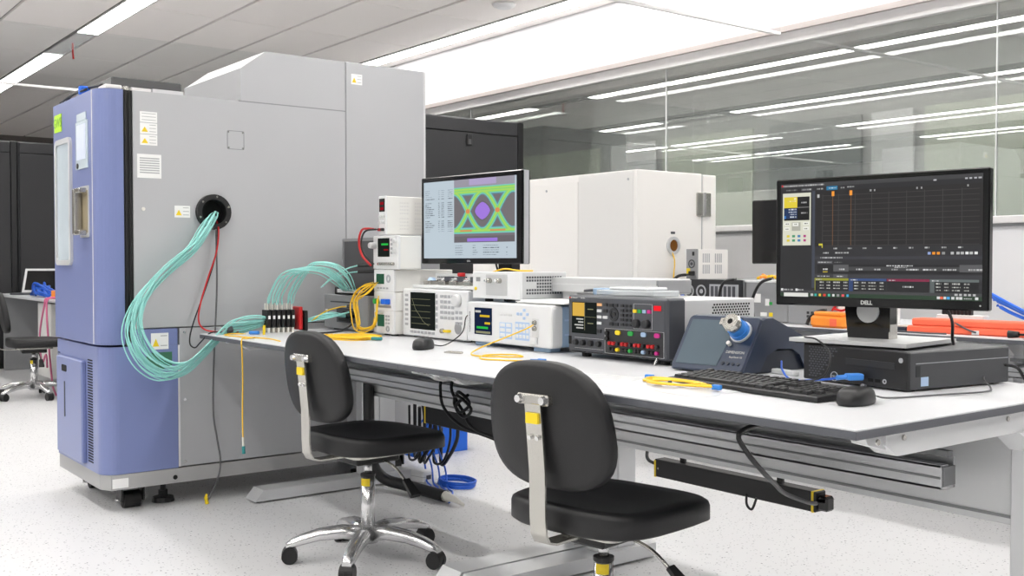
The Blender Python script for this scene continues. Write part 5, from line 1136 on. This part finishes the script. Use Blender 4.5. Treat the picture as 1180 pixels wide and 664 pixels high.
# ------------------------------------------------------------ background: cabinets
def black_cabinet(x, y0, y1, label, h=2.2, d=0.8):
    t = T('black_cabinet', label, 'cabinet', (x, y0, 0))
    wd = y1 - y0
    t.box('body', 'cab_black', (-d, -0.02, 0, wd, 0.05, h), 0.004); t.box('plinth', 'black', (-d+0.02, -0.04, 0.02, wd-0.02, 0, 0.05))
    dr = t.box('door', 'cab_black', (-0.02, 0.0, 0.015, wd-0.06, 0.07, h-0.12), 0.003)
    t.box('header', 'cab_black', (-0.02, 0.0, 0.015, wd-0.06, h-0.112, h-0.01), 0.003)
    t.box('side_post', 'black', (-0.02, 0.004, wd-0.055, wd, 0.05, h), 0.003)
    lk = t.box('latch', 'black', (0.0, 0.012, wd*0.42, wd*0.42+0.05, h-0.22, h-0.13), 0.003, dr); t.box('latch_plate', 'smoke_panel', (0.012, 0.014, wd*0.42+0.012, wd*0.42+0.038, h-0.21, h-0.17), 0, lk)
black_cabinet(-6.77, 4.32, 5.30, 'black cabinet standing behind the test chamber by the glass wall')
black_cabinet(-11.25, 0.20, 1.30, 'black cabinet at the far left edge of the picture', 2.26)
black_cabinet(-11.25, 1.31, 2.41, 'black cabinet behind the far left chair and laptop', 2.26)
black_cabinet(-11.25, 2.42, 3.52, 'black cabinet half hidden by the blue chamber door', 2.26)
wc_ = T('white_chamber', 'large plain white chamber cabinet behind the instruments', 'cabinet', (-4.235, 4.13, 0))
wc_.box('body', 'white_box', (-1.6, 0, 0, 0.53, 0.06, 1.582), 0.004); wc_.box('plinth', 'charcoal', (-1.58, -0.02, 0.02, 0.50, 0, 0.06))
dr = wc_.box('door', 'white_box', (-1.6, -0.002, 0.54, 0.66, 0.08, 1.578), 0.006)
wc_.box('door_gap', 'paper_print', (-1.59, -0.006, 0.528, 0.542, 0.08, 1.578))
hg = wc_.box('hinge', 'steel', (-0.002, 0.012, 0.48, 0.60, 1.33, 1.47), 0.004); wc_.add('hinge_pin', cyl((0.012, 0.538, 1.33), (0.012, 0.538, 1.47), 0.012, n=12), 'chrome', hg)
wc_.box('front_panel', 'white_box_grey', (-0.50, -0.03, -0.004, 0.001, 0.10, 1.575), 0.001); wc_.box('front_panel', 'white_box', (-0.96, -0.505, -0.004, 0.001, 0.10, 1.54), 0.001); wc_.box('front_panel', 'white_box', (-1.58, -0.965, -0.004, 0.001, 0.10, 1.575), 0.001)
for x, z in ((-0.07, 1.53), (-0.80, 1.50)): wc_.add('screw', cyl((x, -0.003, z), (x, -0.007, z), 0.008, n=8), 'btn_grey')
pr = wc_.add('port_ring', ring(disc_out(0.285, 1.155, 0.052, 24), disc_out(0.285, 1.155, 0.034, 24), 'x', 0.0, 0.012), 'inst_silver'); wc_.add('port_window', prism(disc_out(0.285, 1.155, 0.035, 24), 'x', 0.0, 0.006), 'brown_glass', pr); wc_.box('port_tag', 'charcoal', (0, 0.002, 0.268, 0.302, 1.222, 1.236))
cable('port_fibre', [(-4.225, 4.40, 1.12), (-4.215, 4.41, 1.06), (-4.215, 4.40, 0.95), (-4.20, 4.39, 0.86), (-4.16, 4.38, 0.78)], 0.0035, 'yellow', 'thin yellowish cable hanging from the white cabinet port')
solo('grey_bracket', box(-5.40, -5.33, 4.10, 4.128, 1.36, 1.47, 0.004), 'inst_grey', 'small grey bracket on the white cabinet beside the eye diagram monitor', 'bracket')
# ------------------------------------------------------------ background: instruments on the back row bench
ru = T('rack_computer', 'black and grey rack computer seen from behind on the back bench', 'computer', (-4.05, 4.28, 0.75))
ru.box('case', 'inst_grey', (0, 0.44, 0.012, 0.45, 0.004, 0.215), 0.003); fr = ru.box('rear_panel', 'charcoal_dark', (0, 0.44, 0, 0.014, 0.004, 0.215), 0.002)
for x in (0.05, 0.39):
    for y in (0.05, 0.4): ru.add('foot', cyl((x, y, 0), (x, y, 0.006), 0.015, n=10), 'black_rubber')
for x in (0.07, 0.16): ru.add('fan_ring', ring(disc_out(x, 0.15, 0.036, 20), disc_out(x, 0.15, 0.028, 20), 'y', -0.004, 0.001), 'btn_grey', fr); ru.add('fan_hub', prism(disc_out(x, 0.15, 0.012, 12), 'y', -0.003, 0.001), 'btn_grey', fr)
ru.box('board_bay', 'btn_grey', (0.22, 0.42, -0.003, 0.001, 0.04, 0.19), 0, fr)
for k in range(6): ru.box('card_slot', 'charcoal', (0.23 + 0.03*k, 0.25 + 0.03*k, -0.004, 0, 0.05, 0.18), 0, fr)
ru.box('blue_port', 'blue_cable', (0.01, 0.035, -0.006, 0.0, 0.09, 0.19), 0.002, fr)
pb = T('power_supply', 'grey-backed white vented supply standing on the rack computer', 'power supply', (-4.02, 4.30, 0.965))
pb.box('case', 'white_box', (0, 0.075, 0.012, 0.26, 0, 0.165), 0.003); fr = pb.box('rear_panel', 'inst_grey', (-0.002, 0.077, 0, 0.013, -0.0002, 0.167), 0.002)
pb.add('fan_grille', ring(disc_out(0.04, 0.085, 0.024, 18), disc_out(0.04, 0.085, 0.018, 18), 'y', -0.003, 0.001), 'charcoal', fr); pb.add('fan_hub', prism(disc_out(0.04, 0.085, 0.009, 12), 'y', -0.003, 0.001), 'charcoal', fr); pb.box('switch', 'black', (0.045, 0.06, -0.004, 0, 0.13, 0.152), 0.001, fr); pb.box('mains_inlet', 'black', (0.03, 0.065, -0.02, 0, 0.02, 0.045), 0.003, fr); pb.box('yellow_tag', 'sticker_yellow', (0.004, 0.028, -0.003, 0, 0.03, 0.06), 0, fr)
pb.add('side_vents', merge(*[box(0.0745, 0.0758, 0.05 + 0.016*k + 0.10*g, 0.058 + 0.016*k + 0.10*g, 0.03 + 0.062*r, 0.08 + 0.062*r) for g in range(2) for k in range(4) for r in range(2)]), 'btn_grey', kind='stuff')
cable('mains_lead', [(-3.98, 4.27, 0.99), (-4.03, 4.24, 0.98), (-4.07, 4.22, 0.93), (-4.08, 4.22, 0.85), (-4.06, 4.24, 0.78)], 0.008, 'black', 'black mains lead from the grey-backed supply')
gw = T('workstation', 'grey box with white labels beside the rack computer', 'instrument', (-3.60, 4.30, 0.75))
gw.box('case', 'inst_grey', (0, 0.27, 0.0, 0.42, 0.004, 0.21), 0.004)
for x in (0.05, 0.22):
    for y in (0.05, 0.37): gw.add('foot', cyl((x, y, 0), (x, y, 0.006), 0.015, n=10), 'black_rubber')
gw.box('label', 'paper', (0.05, 0.10, -0.0015, 0.001, 0.10, 0.145)); gw.box('label', 'paper', (0.13, 0.155, -0.0015, 0.001, 0.085, 0.12)); gw.box('label', 'green', (0.155, 0.175, -0.0015, 0.001, 0.09, 0.105)); gw.box('label', 'sticker_yellow', (0.155, 0.178, -0.0015, 0.001, 0.03, 0.05)); gw.box('label', 'paper', (0.10, 0.14, -0.0015, 0.001, 0.03, 0.05)); gw.box('top_lip', 'btn_light', (-0.004, 0.274, -0.004, 0.424, 0.203, 0.214), 0.002)
yt = T('connector_tuft', 'small tangle of yellow plugs on top of the grey labelled box', 'plugs', (-3.50, 4.36, 0.964))
for k in range(7):
    a = k*0.9; yt.add('plug', tube([(0, 0, 0.008), (0.03*math.cos(a), 0.03*math.sin(a), 0.02), (0.06*math.cos(a), 0.05*math.sin(a), 0.01 + 0.006*(k % 4))], 0.008, 6), 'orange' if k % 2 else 'yellow', smooth=True)
cable('mains_lead', [(-3.38, 4.25, 0.98), (-3.44, 4.22, 0.95), (-3.49, 4.22, 0.86), (-3.49, 4.23, 0.78)], 0.008, 'black', 'black lead curving down the front of the grey labelled box')
cable('mains_lead', [(-3.62, 4.25, 0.97), (-3.68, 4.22, 0.95), (-3.71, 4.22, 0.87), (-3.70, 4.24, 0.78)], 0.008, 'black', 'black lead between the rack computer and the grey labelled box')
bm2 = T('monitor', 'black monitor standing behind the large monitor on the back bench', 'monitor', (-3.55, 4.86, 0.75), 6)
bm2.box('bezel', 'gloss_black', (-0.42, 0.16, -0.03, 0.0, 0.30, 0.665), 0.006); bm2.box('neck', 'black', (-0.16, -0.08, 0.0, 0.04, 0.01, 0.45), 0.004); bm2.box('stand_base', 'black', (-0.24, 0.0, -0.07, 0.12, 0, 0.012), 0.003)
wi = T('benchtop_unit', 'white boxed unit with a grey socket panel on the back bench', 'instrument', (-3.22, 4.27, 0.75), 0)
wi.box('case', 'white_box', (0.0, 0.34, 0.012, 0.32, 0.004, 0.115), 0.004); fr = wi.box('rear_panel', 'inst_grey', (-0.08, 0.20, 0, 0.014, 0.004, 0.10), 0.003)
for x in (0.03, 0.055): wi.box('port', 'charcoal_dark', (x, x+0.014, -0.002, 0.0, 0.055, 0.067), 0, fr); wi.box('port', 'charcoal_dark', (x, x+0.014, -0.002, 0.0, 0.037, 0.049), 0, fr)
wi.knob('socket', 'charcoal', 0.11, 0.05, 0.008, 0.006, parent=fr); wi.box('mains_socket', 'inst_white', (0.14, 0.20, -0.03, 0, 0.0, 0.035), 0.004, fr)
cable('mains_lead', [(-3.04, 4.22, 0.83), (-3.08, 4.205, 0.82), (-3.12, 4.20, 0.79), (-3.13, 4.19, 0.757)], 0.009, 'black', 'black plug and lead in front of the white boxed unit')
om = T('multimeter', 'bright orange meter case on the back bench', 'meter', (-2.99, 4.18, 0.75), -3)
om.box('case', 'orange', (-0.10, 0.10, -0.03, 0.03, 0, 0.055), 0.012); om.box('grip', 'coral', (0.02, 0.06, -0.033, -0.028, 0.008, 0.045), 0.003); om.box('lid', 'orange', (-0.08, 0.085, -0.025, 0.025, 0.055, 0.075), 0.006)
cable('test_lead', [(-2.98, 4.18, 0.832), (-2.95, 4.18, 0.86), (-2.91, 4.19, 0.87), (-2.89, 4.18, 0.85), (-2.92, 4.17, 0.833), (-2.97, 4.18, 0.84)], 0.006, 'red', 'red test leads coiled on the orange meter case')
fo = T('foam_block', 'long orange red foam block on the back bench', 'foam block', (-2.34, 4.27, 0.75), 5)
fo.box('block', 'coral', (-0.27, 0.34, -0.05, 0.06, 0, 0.03), 0.006); fo.box('upper_block', 'coral', (-0.25, 0.33, -0.045, 0.06, 0.03, 0.062), 0.006); fo.box('label', 'inst_white', (0.02, 0.05, -0.052, -0.049, 0.002, 0.02)); fo.add('lead', tube([(-0.05, -0.055, 0.05), (0.0, -0.056, 0.025), (0.04, -0.056, 0.012)], 0.004), 'charcoal', smooth=True)
cr = T('connector_rack', 'row of black connectors with blue tops behind the orange foam', 'connectors', (-2.55, 4.40, 0.75))
cr.box('board', 'inst_white', (-0.02, 0.20, -0.02, 0.03, 0, 0.075), 0.003)
for k in range(8): pl_ = cr.box('connector', 'black', (0.0 + 0.018*k, 0.012 + 0.018*k, -0.01, 0.01, 0.075, 0.115), 0.001); cr.box('connector_cap', 'blue_cable', (0.0 + 0.018*k, 0.012 + 0.018*k, -0.01, 0.01, 0.115, 0.135), 0, pl_)
solo('tool', merge(box(-0.06, 0.06, -0.012, 0.012, 0, 0.02, 0.004), cyl((0.06, 0, 0.012), (0.14, 0.02, 0.022), 0.004, n=6)), 'navy_dark', 'dark tool lying left of the orange foam block', 'tool', loc=(-2.68, 4.22, 0.75), rot=(0, 0, 0.1))
solo('paper_slip', merge(box(-2.72, -2.58, 4.30, 4.40, 0.75, 0.76), box(-2.74, -2.62, 4.32, 4.42, 0.76, 0.768)), 'beige', 'small beige boxes behind the dark tool on the back bench', 'boxes')
blu = []
for k in range(4): blu.append((1, [(-2.42 + 0.02*k, 4.52, 0.93 - 0.02*k), (-2.28, 4.48 + 0.01*k, 0.87 - 0.01*k), (-2.14, 4.42, 0.825 - 0.004*k), (-2.02, 4.38 - 0.02*k, 0.815), (-1.9, 4.36, 0.78)]))
bundle('blue_cable_bundle', 'bright blue cables draped over the right end of the orange foam', blu, 'blue_plastic', 0.008, cat='cable', spread=0.012, part='cable')
solo('test_probe', merge(cyl((-2.14, 4.185, 0.766), (-2.10, 4.19, 0.766), 0.016, 0.012, 12), cyl((-2.10, 4.19, 0.766), (-2.03, 4.20, 0.768), 0.005, n=8)), 'black', 'black knobbed probe on the right end of the back bench', 'probe', smooth=True)
cable('bench_lead', [(-2.75, 4.16, 0.753), (-2.6, 4.15, 0.754), (-2.48, 4.145, 0.753), (-2.40, 4.17, 0.753)], 0.004, 'charcoal', 'dark lead along the front of the back bench')
solo('wall_plate', box(-1.96, -1.90, 4.44, 4.47, 0.60, 0.66, 0.003), 'inst_white', 'small white plate under the back bench', 'plate') if False else None
# ------------------------------------------------------------ background: far left desk
ld = T('side_desk', 'pale desk at the far left with a laptop and cables', 'desk', (-11.2, 2.20, 0))
ld.box('tabletop', 'desktop', (0.0, 3.4, 0, 0.8, 0.725, 0.75), 0.004); ld.box('side_panel', 'inst_grey', (3.3, 3.36, 0.05, 0.75, 0, 0.725), 0.003); ld.box('side_panel', 'inst_grey', (0.05, 0.11, 0.05, 0.75, 0, 0.725), 0.003); ld.box('rear_panel', 'inst_grey', (0.11, 3.3, 0.60, 0.63, 0.18, 0.70), 0.003); ld.box('drawer_unit', 'white_box_grey', (1.3, 1.75, 0.08, 0.58, 0.06, 0.70), 0.004)
lt = T('laptop', 'open dark laptop on the far left desk', 'laptop', (-10.62, 2.42, 0.75), 52)
lt.box('base', 'charcoal', (-0.18, 0.18, -0.12, 0.12, 0, 0.018), 0.004)
lid = lt.add('lid', loft([[(-0.18, 0.115, 0.016), (0.18, 0.115, 0.016), (0.18, 0.128, 0.018), (-0.18, 0.128, 0.018)], [(-0.18, 0.20, 0.245), (0.18, 0.20, 0.245), (0.18, 0.21, 0.245), (-0.18, 0.21, 0.245)]]), 'btn_light')
lt.add('screen', loft([[(-0.165, 0.118, 0.032), (0.165, 0.118, 0.032)], [(-0.165, 0.194, 0.235), (0.165, 0.194, 0.235)]], caps=False) if False else ([(-0.155, 0.1215, 0.04), (0.155, 0.1215, 0.04), (0.155, 0.1905, 0.225), (-0.155, 0.1905, 0.225)], [(0, 1, 2, 3)]), 'gloss_black', lid)
bl2 = []
for k in range(8):
    r = random.Random(40 + k); bl2.append((1, [(-10.20 + 0.04*k, 2.26 + r.uniform(0, 0.12), 0.765), (-10.0 + r.uniform(0, 0.15), 2.26 + r.uniform(0, 0.14), 0.82 + r.uniform(0, 0.06)), (-9.75 + r.uniform(0, 0.15), 2.24 + r.uniform(0, 0.14), 0.80), (-9.5, 2.26 + r.uniform(0, 0.1), 0.77)]))
bundle('cable_heap', 'heap of blue cables beside the far laptop', bl2, 'blue_cable', 0.011, cat='cable', spread=0.02, part='cable')
solo('small_box', box(-9.35, -9.15, 2.26, 2.40, 0.75, 0.82, 0.004), 'orange', 'small orange box at the end of the far blue cables', 'box')
bundle('pink_cables', 'pink cables hanging over the edge of the far left desk', [(1, [(-9.25, 2.28, 0.76), (-9.22, 2.19, 0.755), (-9.20, 2.17, 0.70), (-9.32, 2.16, 0.45), (-9.26, 2.16, 0.22), (-9.12, 2.16, 0.30), (-9.04, 2.15, 0.20)]), (1, [(-9.20, 2.28, 0.76), (-9.17, 2.19, 0.755), (-9.15, 2.17, 0.66), (-9.04, 2.16, 0.35), (-8.9, 2.15, 0.08), (-8.7, 2.13, 0.01)])], 'pink', 0.008, cat='cable', spread=0.01, part='cable')
